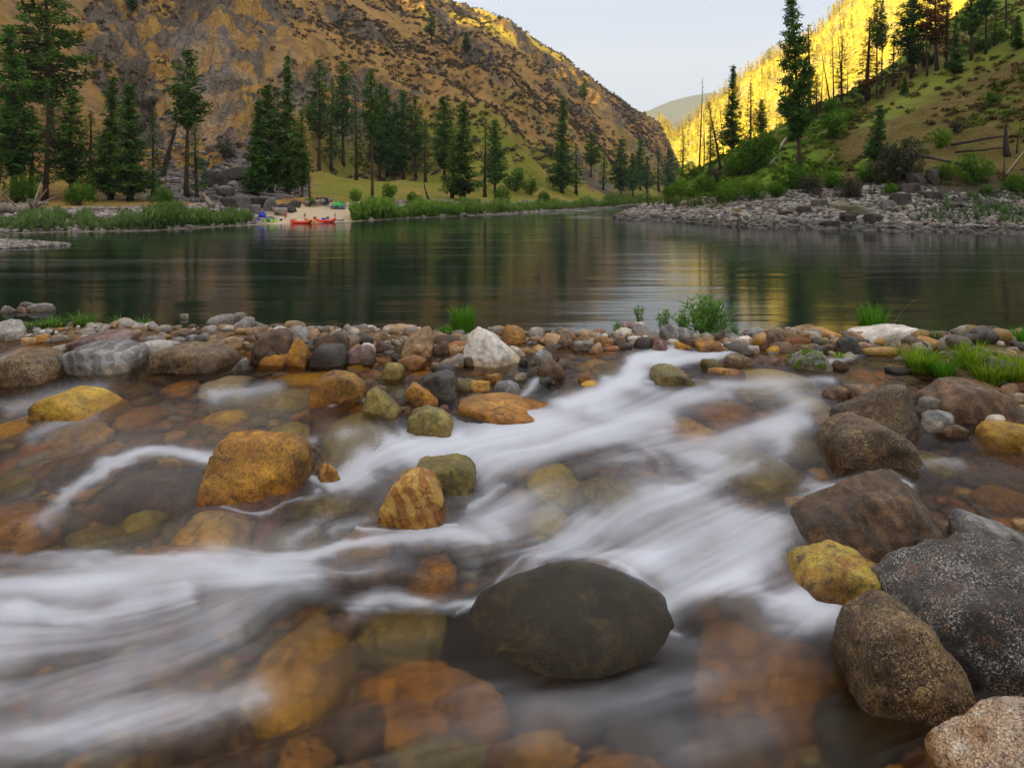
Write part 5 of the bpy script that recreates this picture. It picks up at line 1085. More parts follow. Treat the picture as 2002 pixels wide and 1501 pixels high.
# ---- stones under the surface
for a in [
 (18, 668, 122, 698, 'y', .04), (300, 718, 366, 742, 'b', .05), (322, 738, 390, 772, 'o', .06), (398, 724, 492, 775, 'w', .06), (400, 796, 486, 826, 'Y', .08), (520, 800, 616, 880, 'V', .04), (440, 757, 625, 796, 'v', .05), (536, 720, 702, 756, 'y', .02), (628, 800, 792, 884, 'V', .015), (-2, 802, 78, 852, 'y', .03),
 (95, 815, 222, 860, 'y', .06), (755, 756, 800, 778, 'g', .04), (1388, 718, 1600, 756, 'V', .01), (1030, 898, 1135, 955, 'V', .02), (1110, 922, 1275, 978, 'v', .02), (1025, 975, 1118, 1030, 'V', .05), (798, 1070, 895, 1150, 'o', .06), (560, 1070, 800, 1120, 'b', .06), (690, 1245, 1035, 1400, 'o', .07), (985, 1395, 1135, 1475, 'y', .10),
 (1125, 1440, 1310, 1540, 'o', .10), (478, 1160, 690, 1370, 'y', .03), (-60, 955, 128, 1052, 'o', .035), (336, 980, 474, 1095, 'Y', .05), (240, 1040, 445, 1112, 'o', .05), (508, 1000, 652, 1080, 'v', .015), (245, 975, 340, 1025, 'V', .08), (180, 895, 430, 985, 'b', .05), (530, 1415, 650, 1520, 'o', .09), (1315, 1166, 1645, 1350, 'o', .045),
 (1705, 1465, 1785, 1520, 'Y', .10), (1758, 1362, 1842, 1420, 'v', .06), (1590, 1330, 1770, 1445, 'k', .08), (1755, 1430, 1862, 1500, 'r', .08), (1484, 1050, 1580, 1180, 'r', .03), (1260, 806, 1400, 850, 'y', .02), (1350, 770, 1470, 815, 'o', .04), (1400, 860, 1560, 940, 'V', .05), (1540, 960, 1610, 1000, 'Y', .06), (1500, 985, 1580, 1060, 'g', .06),
 (1780, 870, 1860, 915, 'v', .03), (1670, 940, 1760, 975, 'b', .06), (1860, 880, 1990, 935, 'b', .05), (1560, 1150, 1680, 1260, 'b', .08), (660, 1010, 770, 1080, 'y', .03), (1180, 1350, 1360, 1470, 'k', .1), (1330, 1340, 1560, 1500, 'b', .07), (700, 1150, 900, 1260, 'v', .06), (760, 1390, 960, 1490, 'v', .11), (640, 1330, 760, 1440, 'b', .1),
 (380, 1330, 520, 1450, 'b', .10), (1200, 820, 1290, 850, 'b', .05), (1600, 800, 1680, 845, 'y', .05), (1500, 830, 1610, 880, 'v', .05), (1280, 745, 1330, 770, 'b', .02), (1130, 680, 1230, 705, 'o', .04), (1150, 700, 1260, 730, 'v', .04), (1100, 755, 1200, 790, 'o', .03), (1020, 770, 1110, 800, 'k', .03), (960, 700, 1010, 722, 'b', .05),
 (1640, 720, 1740, 748, 'o', .04), (1680, 690, 1780, 712, 'y', .04), (1720, 752, 1800, 775, 'b', .05), (1640, 735, 1700, 760, 'v', .04), (180, 740, 300, 775, 'b', .05), (230, 790, 330, 830, 'o', .08), (60, 880, 200, 930, 'b', .08), (690, 800, 740, 820, 'o', .05), (560, 950, 700, 1000, 'v', .05), (880, 1000, 1000, 1060, 'g', .06), (1340, 690, 1400, 712, 'v', .03),
 (1540, 770, 1620, 800, 'V', .05), (1900, 935, 2010, 985, 'o', .08), (680, 700, 740, 722, 'y', .04), (800, 720, 850, 740, 'o', .04), (910, 765, 955, 785, 'g', .04), (1430, 700, 1480, 716, 'r', .02), (130, 690, 160, 700, 'o', .03), (400, 830, 540, 870, 'b', .08), (1720, 1010, 1760, 1030, 'b', .1), (0, 905, 90, 950, 'v', .1), (840, 660, 870, 670, 'o', .02),
 (1560, 1260, 1700, 1340, 'b', .09), (130, 1010, 260, 1060, 'v', .09), (1000, 1330, 1180, 1420, 'b', .1), (1660, 1390, 1740, 1450, 'o', .09),
]: R(*a[:5], sub=a[5])
# ---- stones standing in the river beyond the bar (river level)
def RR(x0, y0, x1, y1, kind, label):
    yf = F*ZC/(y1-HY); a = (x1-x0)/2*yf/F; h = (y1-y0)*yf/F; U, Fc = ICO[4]; rs[0] += 1; V = shape(U, rs[0], 12, 9, .24)*np.array([a, a*.5, h*.9]); V = rough_up(V, rs[0], .06, min(a, h))
    me = mesh('rock', V, Fc, M[kind], True, {'wet': 1-sm(.02, .12, V[:, 2])}); o = link('rock', me, loc=(((x0+x1)/2-1001)*yf/F, yf+a*.4, 0)); ROCKS.append([o, (x0+x1)/2, (y0+y1)/2, x1-x0, kind, None, False, label])
RR(56, 594, 99, 608, 'g', 'flat pale grey slab standing in the river beyond the bar'); RR(36, 590, 60, 602, 's', 'small grey rock behind the flat slab in the river'); RR(-6, 598, 26, 611, 'g', 'pale broken rock in the river at the picture edge'); RR(30, 600, 52, 610, 'b', 'dark rock between the two pale ones in the river')
RR(353, 614, 366, 623, 'g', 'tiny grey stone alone in the dark river')

# ---- labels: heroes carry their own, the others are told by their nearest landmarks
heroes = [r for r in ROCKS if r[5]]
used = set()
def size_word(w): return 'tiny' if w < 28 else 'small' if w < 45 else 'mid sized' if w < 80 else 'large'
for r in ROCKS:
    o, px, py, w, kind, hero, sub, lab = r
    if lab: used.add(lab)
for r in sorted(ROCKS, key=lambda r: -r[3]):
    o, px, py, w, kind, hero, sub, lab = r
    if not lab:
        near = sorted(heroes, key=lambda h: math.hypot(h[1]-px, (h[2]-py)*1.8)); opts = []
        for h in near[:3]:
            dx, dy = px-h[1], (py-h[2])*1.8
            rel = ('past' if dx > 0 else 'short of') if False else ('behind' if dy < -abs(dx)*.6 else 'in front of' if dy > abs(dx)*.6 else 'beside')
            opts.append((rel, h[5]))
        st = 'submerged ' if sub else ''; kindw = 'stone' if w < 45 else 'rock'
        base_ = f'{size_word(w)} {st}{WORD[kind]} {kindw}'
        c = [f'{base_} {rel} {h}' for rel, h in opts]
        side = lambda h_: 'right' if px > h_[1] else 'left'
        c += [f'{base_} to the {side(near[i])} of {near[i][5]}' for i in range(3)]
        c += [f'{base_} between {near[0][5]} and {near[1][5]}', f'{base_} between {near[0][5]} and {near[2][5]}', f'{base_} between {near[1][5]} and {near[2][5]}']
        c = [x for x in c if len(x.split()) <= 16]
        lab = next((x for x in c if x not in used), None)
        k = 2
        while lab is None or lab in used:
            lab = f"{['second', 'third', 'fourth', 'fifth', 'sixth'][min(k-2, 4)]} {c[0]}"; k += 1
            if k > 8: break
        used.add(lab)
    tag(o, lab, 'boulder' if w > 90 else 'rock', 'submerged creek stones' if sub else 'stones of the creek bar')
# ---- pebbles on the bed and the bar
def pebble_mat():
    t = NT('creek_pebbles'); p = t.obj(); n = t.noise(p, 30, 4, .65); n2 = t.noise(p, 110, 3, .7)
    c = t.mix(1., t.attr('tint', 'Color'), t.ramp(n, [(.3, .6), (.7, 1.3)]), 'MULTIPLY'); c = t.mix(t.ramp(n2, [(.6, 0), (.7, .5)]), c, (.04, .025, .015))
    return t.end(t.bsdf(c, .5, t.bump(n2, .4, .01), .4))
PEB = pebble_mat()
def bedz(x, y):
    i = np.clip(((y-gy[0])/.085), 0, len(gy)-2); j = np.clip(((x-gx[0])/.085), 0, len(gx)-2); a, b = i.astype(int), j.astype(int); fi, fj = i-a, j-b
    return Zb[a, b]*(1-fi)*(1-fj)+Zb[a+1, b]*fi*(1-fj)+Zb[a, b+1]*(1-fi)*fj+Zb[a+1, b+1]*fi*fj
PAL = np.array([(.20, .10, .03), (.32, .16, .03), (.14, .08, .04), (.10, .085, .07), (.22, .19, .15), (.36, .22, .05), (.16, .14, .035), (.26, .085, .02), (.07, .055, .05)])
n = 7600; px = rng.uniform(-720, 2720, n); py = rng.uniform(0, 1, n)**1.15*950+700; y = yof(py, .12); x = (px-1001)*y/F; S = rng.uniform(8, 30, n)**1*y/F
rubble('pebbles', np.stack([x, y, bedz(x, y)+S*.35], 1), S, PAL[rng.integers(0, 9, n)]*rng.uniform(.35, 1.15, (n, 1)), PEB, 2, 10, 5, .65)
PAL2 = np.array([(.30, .25, .20), (.42, .38, .33), (.22, .12, .06), (.14, .13, .125), (.30, .18, .08), (.20, .17, .15), (.12, .08, .06)])
n = 1700; px = rng.uniform(-600, 2600, n); e_ = rng.normal(-.25, .38, n); y = F*1.5/(pcrest(px)-HY)+e_; x = (px-1001)*y/F; S = rng.uniform(3, 15, n)*rng.uniform(.5, 1.1, n)*y/F
rubble('bar_gravel', np.stack([x, y, bedz(x, y)+S*.3], 1), S, PAL2[rng.integers(0, 7, n)]*rng.uniform(.6, 1.3, (n, 1)), PEB, 2, 10, 6, .65)
# ------------------------------------------------------------------ plants of the bar
def blade_set(n, h, spread, lean, wd, seed, tint, seg=5):
    q = np.random.default_rng(seed); a = q.uniform(0, 6.28, n); r = spread*q.uniform(0, 1, n)**.6; L = h*q.uniform(.45, 1.05, n); ln = lean*q.uniform(.3, 1.3, n)*L; az = a+q.normal(size=n)*.5
    s = np.linspace(0, 1, seg)[None]; cx_ = (r*np.cos(a))[:, None]+np.cos(az)[:, None]*ln[:, None]*s**2; cy_ = (r*np.sin(a))[:, None]+np.sin(az)[:, None]*ln[:, None]*s**2; cz_ = L[:, None]*(s-.25*(ln/L)[:, None]*s**2)
    w_ = wd*(1-s**1.6)*q.uniform(.7, 1.3, (n, 1))+.0004; tx, ty = -np.sin(az)[:, None], np.cos(az)[:, None]
    V = np.stack([np.stack([cx_-tx*w_, cy_-ty*w_, cz_], -1), np.stack([cx_+tx*w_, cy_+ty*w_, cz_], -1)], 2).reshape(n, seg*2, 3)
    Fb = np.array([[2*i, 2*i+1, 2*i+3, 2*i+2] for i in range(seg-1)]); Fa = (Fb[None]+np.arange(n)[:, None, None]*seg*2).reshape(-1, 4)
    C = np.array(tint)[None]*q.uniform(.6, 1.35, (n, 1)); C = np.repeat(C, seg*2, 0)
    return V.reshape(-1, 3), Fa, C
GRS = foliage_mat('grass_blades', (1, 1, 1), (.85, .9, .8), (1, 1, 1), .4)
def tuft(px, base, top, hw, n, col, label, lean=.5, wd=.0035, back=0):
    y = float(yof(base))+back; u = y/F; x = (px-1001)*u; h = (base-top)*u*1.05; z = float(bedz(np.array([x]), np.array([y]))[0])
    z = max(z, ZC-float(Hw(y))-.03); hh = ZC-(top-HY)*u-z
    V, Fa, C = blade_set(int(n*2.1), max(hh*1.3, .07), hw*u*.8, lean, wd*1.5, int(px*7+base), col)
    o = link('grass_tuft', mesh('grass_tuft', V, Fa, GRS, False, cols={'tint': C}), loc=(x, y, z)); return tag(o, label, 'grass', 'grass tufts on the bar')
g1, g2, g3 = (.10, .27, .022), (.22, .34, .025), (.11, .22, .04)
tuft(905, 656, 607, 22, 210, g1, 'dense bright green grass tuft standing against the dark river beside the pale triangular boulder', .35)
tuft(875, 658, 638, 24, 120, g1, 'low green grass spreading beside the dense bright tuft', .8)
tuft(104, 648, 620, 26, 90, g3, 'curly green grass behind the stones short of the long grey boulder', 1.1)
tuft(70, 650, 630, 20, 60, g3, 'low green grass beside the round stone at the picture edge', 1.)
tuft(162, 644, 610, 20, 70, g3, 'tall curling grass next to the white stone on the bar', 1.)
tuft(232, 636, 618, 12, 30, g3, 'thin grass sprigs against the half round tan stone', 1.)
tuft(284, 634, 614, 10, 24, g3, 'single curling grass sprig past the half round tan stone', 1.2)
tuft(1706, 654, 602, 24, 150, g1, 'upright green grass tuft by the end of the big white rock', .35)
tuft(1730, 660, 636, 18, 50, g3, 'short grass before the big white rock', .8)
tuft(1800, 722, 684, 30, 190, g2, 'bright yellow green grass clump growing out of the shallows', .7)
tuft(1845, 738, 700, 20, 70, g1, 'green grass stems just past the bright yellow green clump', .6)
tuft(1828, 682, 646, 22, 50, g3, 'sparse weedy grass past the big white rock', .9)
tuft(1898, 728, 672, 26, 110, g2, 'tall yellow green grass beside the small pink speckled stone', .6)
tuft(1935, 742, 696, 44, 210, g2, 'wide yellow green grass clump over the dark red stone', .9)
tuft(1925, 690, 646, 20, 60, g1, 'thin green grass behind the pink stone at the river edge', .6)
tuft(1990, 748, 700, 30, 150, g2, 'yellow green grass at the picture edge under the tall stems', .8)
tuft(1996, 700, 640, 16, 50, g1, 'tall green stems leaning in at the picture edge', .8)
tuft(1755, 690, 672, 16, 40, g3, 'low weeds in the shallows by the big white rock', 1.)
tuft(1640, 700, 688, 10, 24, g2, 'few short grass blades behind the mossy rock', .8)
def leafy(px, base, top, hw, nst, label, nl=26, seed=0):
    y = float(yof(base)); u = y/F; x = (px-1001)*u; z = ZC-float(Hw(y)); h = (base-top)*u*1.12; q = np.random.default_rng(int(px)+seed); b = MB(); C_, U_, V_, T_ = [], [], [], []
    for k in range(nst):
        az = q.uniform(0, 6.28); L = h*q.uniform(.55, 1.05); ln = hw*u*q.uniform(.1, 1.)*(1.1-.4*L/h); s = np.linspace(0, 1, 7); p0 = q.normal(size=2)*hw*u*.25
        P_ = np.stack([p0[0]+math.cos(az)*ln*s**1.5, p0[1]+math.sin(az)*ln*s**1.5*.6, L*s], 1); b.tube(P_, .003*(1-s*.7), 4, cap=False)
        for j in range(nl):
            t = q.uniform(.15, 1); c = np.array([np.interp(t, s, P_[:, i]) for i in range(3)]); d = q.normal(size=3); d[2] = abs(d[2])*.7+.3; d /= np.linalg.norm(d); l = q.uniform(.012, .022)*max(h/.28, .6)*1.3
            C_.append(c+d*l); U_.append(d*l); w_ = np.cross(d, q.normal(size=3)); V_.append(w_/np.linalg.norm(w_)*l*.42); T_.append(np.array([.15, .30, .07])*q.uniform(.6, 1.5))
    o = empty('willow_sapling', (x, y, z), label, 'plant', 'leafy saplings on the bar'); link('stems', b.build('stems', BARK), o)
    V4, F4, C4 = quads(np.array(C_), np.array(U_), np.array(V_), np.array(T_)); link('leaves', mesh('leaves', V4, F4, GRS, False, cols={'tint': C4}), o); return o
leafy(1388, 660, 594, 62, 46, 'largest leafy green sapling clump on the bar before the sky reflection', 34)
leafy(1335, 656, 612, 24, 14, 'leafy sapling growing against the largest sapling clump', 28)
leafy(1302, 646, 608, 18, 12, 'leafy sapling behind the dark grey streaked stone', 26)
leafy(1250, 634, 601, 13, 9, 'small upright leafy sapling over the purple brown stone', 24)
leafy(1204, 658, 627, 11, 8, 'little leafy sprig in front of the purple brown stone', 22)
leafy(1432, 664, 630, 26, 7, 'sprawling leafy shoot bent over toward the grey and brown stones', 24)
leafy(1836, 690, 655, 16, 7, 'leafy weed beside the maroon stone past the big white rock', 20)
# moss cap on the mossy rock
mr = next(r[0] for r in ROCKS if r[5] == 'the mossy rock'); mo = mr.data; co = np.array([v.co[:] for v in mo.vertices]); no = np.array([v.normal[:] for v in mo.vertices])
zt = co[:, 2].max(); sel = np.nonzero((no[:, 2] > .15) & (fbm(co*22, 3, 7) > -.15) & (co[:, 0] < co[:, 0].max()*.55))[0]
pick = rng.choice(sel, 1800); V_, F_, C_ = quads(co[pick]+no[pick]*.004+rng.normal(size=(1800, 3))*.004, rvec(1800)*.007, rvec(1800)*.006, np.array([[.14, .26, .015]])*rng.uniform(.5, 1.5, (1800, 1)))
link('moss', mesh('moss', V_, F_, GRS, False, cols={'tint': C_}), mr)
# seed stalk
b = MB(); y = float(yof(656)); u = y/F; s = np.linspace(0, 1, 9); P_ = np.stack([(1742-1001)*u+42*u*s**1.6, y+0*s, ZC-float(Hw(y))+72*u*s-4*u*s**4], 1); b.tube(P_, .0022-.001*s, 4); b.tube([P_[-1], P_[-1]+np.array([8*u, 0, 0])], [.004, .0015], 4)
tag(link('grass_stalk', b.build('grass_stalk', simple_mat('dry_stalk', (.30, .24, .10)))), 'single long dry seed stalk bending over the river above the big white rock', 'grass')
b = MB(); y = float(yof(662)); u = y/F; P_ = np.array([(1396, 664), (1406, 660), (1413, 655), (1414, 648), (1420, 643)], float); b.tube(np.stack([(P_[:, 0]-1001)*u, y+0*P_[:, 0], ZC-(P_[:, 1]-HY)*u], 1), [.006, .008, .009, .006, .003], 5)
tag(link('twig', b.build('twig', simple_mat('dry_twig', (.62, .45, .26)))), 'pale crooked dry twig beside the largest leafy sapling clump', 'twig')

# ------------------------------------------------------------------ the rafters' camp on the sand
def land(px, py): d, z = find(LEFT, left_z, px, py); return d, z
def plain(name, c, rough=.6, tr=0):
    t = NT(name); n = t.noise(t.obj(), 9, 3); return t.end(t.bsdf(t.mix(n, c, tuple(x*.8 for x in c)), rough, None, .3))
RD, YL, GY, BL_, LIME, GRN, WHT, DK = plain('red_rubber', (.62, .045, .02)), plain('yellow_plastic', (.75, .40, .02)), plain('grey_rubber', (.22, .23, .25)), plain('blue_nylon', (.02, .05, .55)), plain('lime_nylon', (.28, .62, .02)), plain('green_nylon', (.02, .42, .07)), plain('white_nylon', (.7, .7, .72)), plain('dark_nylon', (.03, .035, .04))
GRYN = plain('grey_nylon', (.10, .14, .17)); BRN = plain('tan_bag', (.45, .25, .08))
def dome(px, py, wpx, hpx, label, m1, m2, name='tent', tilt=0):
    d, z = land(px, py); u = d/F; a, h = wpx*u/2, hpx*u; n, k = 28, 12; V = []
    for i in range(k+1):
        t = i/k
        for j in range(n):
            th = j/n*2*math.pi; r = (1-t**2.1)**.62*(1-.10*(math.cos(th*4) < 0)*0); sq = (abs(math.cos(th))**3+abs(math.sin(th))**3)**(-1/3); V.append((a*r*sq*math.cos(th), a*.85*r*sq*math.sin(th), h*t*(1-.03*math.cos(4*th))))
    V = np.array(V); Fc = np.array([(i*n+j, i*n+(j+1) % n, (i+1)*n+(j+1) % n, (i+1)*n+j) for i in range(k) for j in range(n)])
    o = empty(name, at(px, d+a*.6, z), label, 'tent', 'tents on the beach')
    up = np.array([(Fc_ // n).min() >= k*.45 for Fc_ in Fc])
    b = MB(); b.add(V, Fc[~up]); link('inner_body', b.build('inner_body', m2), o)
    b = MB(); b.add(V*np.array([1.02, 1.02, 1.01]), Fc[up]); link('rain_fly', b.build('rain_fly', m1), o)
    b = MB(); s = np.linspace(0, math.pi, 13)
    for sx in (1, -1): b.tube(np.stack([a*1.04*np.cos(s)*.8, sx*a*.72*np.cos(s), h*1.03*np.sin(s)**.8], 1), .02, 4)
    link('poles', b.build('poles', DK), o)
    b = MB(); b.add([(-a*.34, -a*.92, .02), (a*.34, -a*.92, .02), (a*.22, -a*.80, h*.45), (-a*.22, -a*.80, h*.45)], [(0, 1, 2, 3)]); link('door', b.build('door', DK), o); return o
dome(661, 411, 27, 14, 'green dome tent pitched at the back of the sand beside the willows', GRN, GRYN)
dome(513, 427, 14, 11, 'small blue dome tent below the boulders', BL_, BL_)
dome(528, 435, 25, 10, 'low lime green tent with a grey top near the water', GRYN, LIME)
def raft(px, py, wpx, mat, label, rz=0, tubes=.2):
    d, z = land(px, py); d -= .2; z = max(float(left_z(px, d)[0]), 0); u = d/F; L = wpx*u/2; Wd = L*.42; r = L*.16; o = empty('raft', at(px, d, z+r*.5), label, 'raft', 'inflatable rafts on the shore'); o.rotation_euler = (0, 0, rz)
    s = np.linspace(0, 2*math.pi, 29)[:-1]; ring = np.stack([L*np.sign(np.cos(s))*np.abs(np.cos(s))**.75, Wd*np.sign(np.sin(s))*np.abs(np.sin(s))**.55, r*1.5*np.abs(np.cos(s))**6], 1)
    V = []; k = 8
    for i in range(28):
        T = ring[(i+1) % 28]-ring[i-1]; T /= np.linalg.norm(T); A = np.array([-T[1], T[0], 0]); A /= np.linalg.norm(A)
        for j in range(k): th = j/k*6.2832; V.append(ring[i]+r*(math.cos(th)*A+math.sin(th)*np.array([0, 0, 1.])))
    Fc = [(i*k+j, i*k+(j+1) % k, ((i+1) % 28)*k+(j+1) % k, ((i+1) % 28)*k+j) for i in range(28) for j in range(k)]
    b = MB(); b.add(V, Fc); link('hull_tube', b.build('hull_tube', mat), o)
    for x_ in (-.35, .35): b = MB(); b.tube([(x_*L, -Wd*.9, r*.3), (x_*L, Wd*.9, r*.3)], r*.75, 8); link('thwart', b.build('thwart', mat), o)
    b = MB(); b.add([(-L*.8, -Wd*.8, -r*.6), (L*.8, -Wd*.8, -r*.6), (L*.8, Wd*.8, -r*.6), (-L*.8, Wd*.8, -r*.6)], [(0, 1, 2, 3)]); link('raft_floor', b.build('raft_floor', GY), o); return o
raft(589, 437, 37, RD, 'red inflatable raft drawn up nearest the lime green tent', -.08)
raft(636, 434, 36, RD, 'second red raft, loaded with blue gear, past the yellow kayak', .05)
raft(662, 432, 20, GY, 'small grey raft at the end of the line of boats', .1)
d, z = land(611, 436); u = d/F; L = 9*u; s = np.linspace(0, 1, 15); b = MB(); b.tube(np.stack([(s-.5)*2*L, s*0, .1*L*(2*s-1)**2], 1), L*.28*np.sin(np.clip(s, .03, .97)*math.pi)**.7, 10)
o = empty('kayak', at(611, d-.3, max(z, 0)+L*.15), 'short bright yellow kayak lying between the two red rafts', 'kayak'); link('hull', b.build('hull', YL), o)
b = MB(); s2 = np.linspace(0, 6.2832, 13); b.tube(np.stack([np.cos(s2)*L*.25, np.sin(s2)*L*.13, np.full(13, L*.26)], 1), L*.04, 5, cap=False); link('cockpit_rim', b.build('cockpit_rim', DK), o)
def bag(px, py, wpx, hpx, mat, name, label, cat, back=0.):
    d, z = land(px, py); d += back; z = max(float(left_z(px, d)[0]), 0); u = d/F; U, Fc = ICO[3]; V = shape(U, int(px), 8, 7, .2)*np.array([wpx*u/2, wpx*u/2.5, hpx*u/2]); V[:, 2] -= V[:, 2].min()
    return tag(link(name, mesh(name, V, Fc, mat, True), loc=at(px, d, z)), label, cat, 'gear around the rafts')
for a in [(549, 432, 5, 3.5, DK, 'duffel_bag', 'black bag on the sand past the lime green tent', 'bag'), (571, 430, 4, 4, WHT, 'dry_bag', 'white bag on the sand beside the seated person', 'bag'), (573, 431, 4, 2.5, DK, 'duffel_bag', 'dark bag beside the white one on the sand', 'bag'), (505, 432, 5, 4, BL_, 'dry_bag', 'blue bag at the foot of the small blue tent', 'bag'),
          (586, 434, 5, 3.5, WHT, 'cooler', 'white cooler in the raft nearest the lime green tent', 'cooler'), (598, 433, 6, 5, BRN, 'duffel_bag', 'tan bag heaped in the raft nearest the lime green tent', 'bag'), (578, 433, 4, 4, YL, 'dry_bag', 'yellow bag at the bow of the raft nearest the lime green tent', 'bag'),
          (616, 431, 6, 5, DK, 'duffel_bag', 'black bag at the bow of the second red raft', 'bag'), (634, 431, 8, 4, BL_, 'dry_bag', 'blue bags heaped in the second red raft', 'bag'), (641, 430, 5, 4.5, GRYN, 'duffel_bag', 'grey bag on top of the second red raft', 'bag'), (650, 432, 5, 3, RD, 'dry_bag', 'red bag between the second red raft and the grey raft', 'bag'),
          (706, 399, 8, 4, WHT, 'tarpaulin', 'small white tarpaulin bundle above the willows', 'tarpaulin'), (548, 430, 5, 4, WHT, 'dry_bag', 'white bag behind the black one past the lime green tent', 'bag')]: bag(*a)
SKIN = plain('skin', (.45, .24, .15)); HAIR = plain('brown_hair', (.06, .035, .02))
def person(px, py, hpx, shirt, pants, label, seated=False, back=0.):
    d, z = land(px, py); d += back; z = max(float(left_z(px, d)[0]), 0); s = hpx*d/F/(1.25 if seated else 1.75)
    J = dict(pel=(0, 0, .95), wai=(0, 0, 1.12), che=(0, 0, 1.34), nec=(0, 0, 1.5), hea=(0, -.02, 1.6), top=(0, -.01, 1.72))
    for k, sg in (('l', -1), ('r', 1)):
        J.update({k+'hip': (.10*sg, 0, .9), k+'kne': (.12*sg, -.03, .48), k+'ank': (.12*sg, 0, .09), k+'toe': (.13*sg, -.17, .03), k+'sho': (.19*sg, 0, 1.42), k+'elb': (.27*sg, .03, 1.13), k+'wri': (.25*sg, -.10, .90), k+'han': (.24*sg, -.14, .82)})
    if seated:
        for k, v in list(J.items()): J[k] = (v[0], v[1], v[2]-.5)
        for k, sg in (('l', -1), ('r', 1)): J.update({k+'kne': (.15*sg, -.42, .5), k+'ank': (.13*sg, -.46, .08), k+'toe': (.13*sg, -.62, .03), k+'elb': (.25*sg, -.10, .66), k+'wri': (.16*sg, -.34, .58), k+'han': (.12*sg, -.42, .55)})
    E = [('pel', 'wai'), ('wai', 'che'), ('che', 'nec'), ('nec', 'hea'), ('hea', 'top')]+[e for k in 'lr' for e in (('pel', k+'hip'), (k+'hip', k+'kne'), (k+'kne', k+'ank'), (k+'ank', k+'toe'), ('che', k+'sho'), (k+'sho', k+'elb'), (k+'elb', k+'wri'), (k+'wri', k+'han'))]
    Rr = dict(pel=.15, wai=.13, che=.16, nec=.06, hea=.10, top=.06, hip=.09, kne=.06, ank=.042, toe=.035, sho=.065, elb=.045, wri=.03, han=.035); names = list(J)
    me = bpy.data.meshes.new('body'); me.from_pydata([tuple(c*s for c in J[k]) for k in names], [(names.index(a), names.index(b_)) for a, b_ in E], []); o = bpy.data.objects.new('body', me); COL.objects.link(o)
    root = empty('person', at(px, d, z), label, 'person', None, random.uniform(-.6, .6)); o.parent = root
    sk = o.modifiers.new('skin', 'SKIN'); me.skin_vertices.new() if not me.skin_vertices else None
    for i, k in enumerate(names): r_ = Rr.get(k, Rr.get(k[1:], .05))*s; me.skin_vertices[0].data[i].radius = (r_, r_*.8)
    me.skin_vertices[0].data[0].use_root = True; ss = o.modifiers.new('sub', 'SUBSURF'); ss.levels = 1; ss.render_levels = 1
    bpy.context.view_layer.update(); ev = o.evaluated_get(bpy.context.evaluated_depsgraph_get()); m2 = bpy.data.meshes.new_from_object(ev); o.modifiers.clear(); o.data = m2
    m2.materials.clear(); 
    for m_ in (SKIN, shirt, pants): m2.materials.append(m_)
    zo = (.5 if seated else 0)
    for p_ in m2.polygons:
        c = p_.center/s; c.z += zo; ax = abs(c.x); p_.use_smooth = True
        p_.material_index = 1 if (1.0 < c.z < 1.47 and ax < .25) else 2 if ((.55 < c.z <= 1.0) and ax < .2 and (not seated or c.y > -.4)) else 0
    U, Fc = ICO[3]; V = U*np.array([.115, .125, .10])*s+np.array([0, .012, 1.68-zo])*s; link('hair', mesh('hair', V[:, :], Fc, HAIR), root); return root
MAROON = plain('maroon_cloth', (.20, .03, .03)); OLV = plain('olive_cloth', (.06, .09, .03)); PNK = plain('pink_cloth', (.65, .25, .2))
person(557, 431, 14, MAROON, MAROON, 'person in dark red shirt standing on the sand past the lime green tent', False, .4)
person(560, 430, 11, PNK, DK, 'person in pink top seated behind the one in dark red', True, .9)
person(596, 431, 10, OLV, BRN, 'person seated behind the raft nearest the lime green tent', True, 1.2)
person(655, 430, 11, OLV, OLV, 'person in dark green standing by the small grey raft', False, .6)

# ------------------------------------------------------------------ boulders on the far banks
MF = {'g': simple_mat('far_grey_rock', (.17, .155, .145), (.075, .068, .065), .85, 1.6, .8), 'd': simple_mat('far_dark_rock', (.07, .06, .055), (.022, .02, .019), .85, 1.6, .9), 't': simple_mat('far_tan_rock', (.30, .20, .11), (.16, .12, .08), .85, 1.6, .8), 'v': simple_mat('far_olive_rock', (.16, .15, .09), (.085, .08, .05), .85, 1.6, .8), 'w': simple_mat('far_pale_rock', (.36, .32, .29), (.2, .18, .165), .85, 1.6, .8)}
def FR(px, py, wpx, hpx, k, label, T=LEFT, zf=left_z, roll=0):
    d, z = find(T, zf, px, py+hpx/2); u = d/F; U, Fc = ICO[4]; rs[0] += 1; V = shape(U, rs[0], 18, 7, .3)*np.array([wpx*u/2, wpx*u/2.6, hpx*u/2*1.15]); V = rough_up(V, rs[0], .07, min(wpx, hpx)*u/2)
    if roll: V = V@np.array(Matrix.Rotation(math.radians(roll), 3, 'Y'))
    return tag(link('boulder', mesh('boulder', V, Fc, MF[k], True), loc=at(px, d+wpx*u/3, z+hpx*u*.42)), label, 'boulder', 'boulders on the far banks')
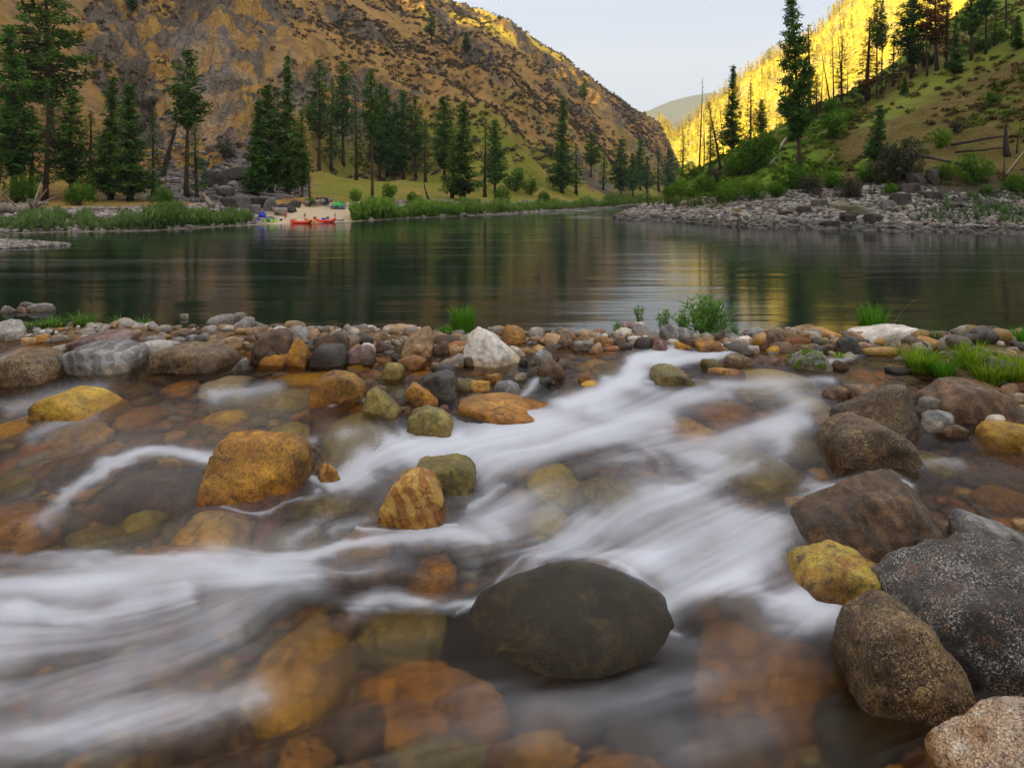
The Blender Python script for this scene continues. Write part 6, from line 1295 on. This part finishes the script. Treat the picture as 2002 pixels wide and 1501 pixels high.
for a in [(455, 400, 34, 22, 'd', 'dark boulder above the willows short of the blue tent'), (480, 398, 26, 26, 'g', 'grey boulder leaning on the dark one above the willows'), (442, 412, 22, 12, 'g', 'low grey boulder at the willow tops'), (497, 410, 18, 16, 'g', 'small grey boulder behind the blue tent'), (508, 398, 28, 20, 'd', 'dark wide boulder over the blue tent'),
          (532, 402, 26, 24, 'g', 'tall grey boulder between the slanting trunk and the beach'), (556, 408, 36, 16, 'd', 'long dark boulder at the back edge of the sand'), (548, 416, 20, 14, 'w', 'pale boulder in front of the long dark one'), (576, 400, 22, 14, 'd', 'dark boulder just past the long dark one'), (630, 395, 22, 14, 'd', 'dark rounded boulder behind the thick drift log'),
          (420, 352, 46, 30, 'd', 'huge dark slab in the talus above the willows'), (462, 345, 40, 30, 'd', 'second huge dark slab beside its twin in the talus'), (490, 368, 30, 22, 'g', 'grey slab between the talus slabs and the pine clump'), (440, 378, 30, 18, 'g', 'grey slab low in the talus'), (338, 435, 16, 8, 'g', 'grey block at the water below the willows'), (383, 434, 12, 6, 'w', 'pale flat stone at the water below the willows'),
          (906, 420, 14, 6, 'w', 'pale stone at the waterline by the middle willows'), (865, 425, 12, 5, 'w', 'small pale stone at the waterline by the middle willows'), (395, 320, 26, 22, 'g', 'grey block standing in the middle of the talus'), (260, 250, 30, 34, 'd', 'dark outcrop block behind the touching pair of pines')]: FR(*a)
for a in [(1340, 400, 22, 14, 'v', 'olive grey boulder on top of the rocky point'), (1440, 413, 13, 11, 't', 'tan boulder in the rubble of the rocky point'), (1392, 405, 18, 9, 'v', 'low olive boulder beside the tan one in the rubble'), (1600, 400, 26, 18, 'g', 'grey boulder high in the rubble under the olive bush'), (1570, 412, 24, 16, 'd', 'dark boulder in the middle of the rubble bank'), (1640, 405, 30, 20, 'v', 'cracked olive boulder in the rubble bank'),
          (1680, 415, 34, 22, 'v', 'largest olive boulder of the rubble bank'), (1655, 430, 26, 18, 'd', 'dark boulder at the waterline under the olive ones'), (1620, 440, 30, 14, 'd', 'long dark boulder at the waterline'), (1710, 430, 28, 20, 'd', 'dark cracked boulder by the end of the main rubble'), (1735, 405, 30, 22, 'g', 'grey boulder above the end of the main rubble'), (1760, 392, 34, 24, 'd', 'dark boulder under the grey brush outcrop'),
          (1795, 352, 30, 24, 'd', 'dark split outcrop block under the dark fallen trunk'), (1825, 348, 20, 28, 'd', 'dark upright outcrop block beside the split one'), (1780, 372, 34, 22, 'd', 'dark low block at the foot of the outcrop'), (1815, 384, 36, 16, 'd', 'wide dark ledge below the outcrop'), (1535, 420, 22, 14, 'd', 'dark boulder among pale rubble on the bank'), (1500, 428, 20, 12, 'g', 'grey boulder near the water on the rubble bank'),
          (1870, 402, 34, 12, 'd', 'dark flat ledge on the dirt above the pale gravel'), (1930, 400, 26, 14, 'd', 'dark block on the dirt beside the flat ledge'), (1240, 428, 18, 7, 'd', 'dark flat stone at the tip of the rocky point'), (1283, 424, 20, 8, 'd', 'dark stone by the tip of the rocky point')]: FR(*a, T=RIGHT, zf=right_z)

# ------------------------------------------------------------------ air
v = [(x, y, z) for z in (-3.2, 1900) for x, y in ((-9500, -9500), (9500, -9500), (9500, 9500), (-9500, 9500))]
t = NT('haze_air'); t.put(t.out.inputs['Volume'], t.N('ShaderNodeVolumePrincipled', {'Color': (.80, .88, 1.), 'Density': .00013, 'Anisotropy': .1}).outputs[0])
tag(link('haze', mesh('haze', v, [(0, 3, 2, 1), (4, 5, 6, 7), (0, 1, 5, 4), (1, 2, 6, 5), (2, 3, 7, 6), (3, 0, 4, 7)], t.m, False)), kind='stuff')
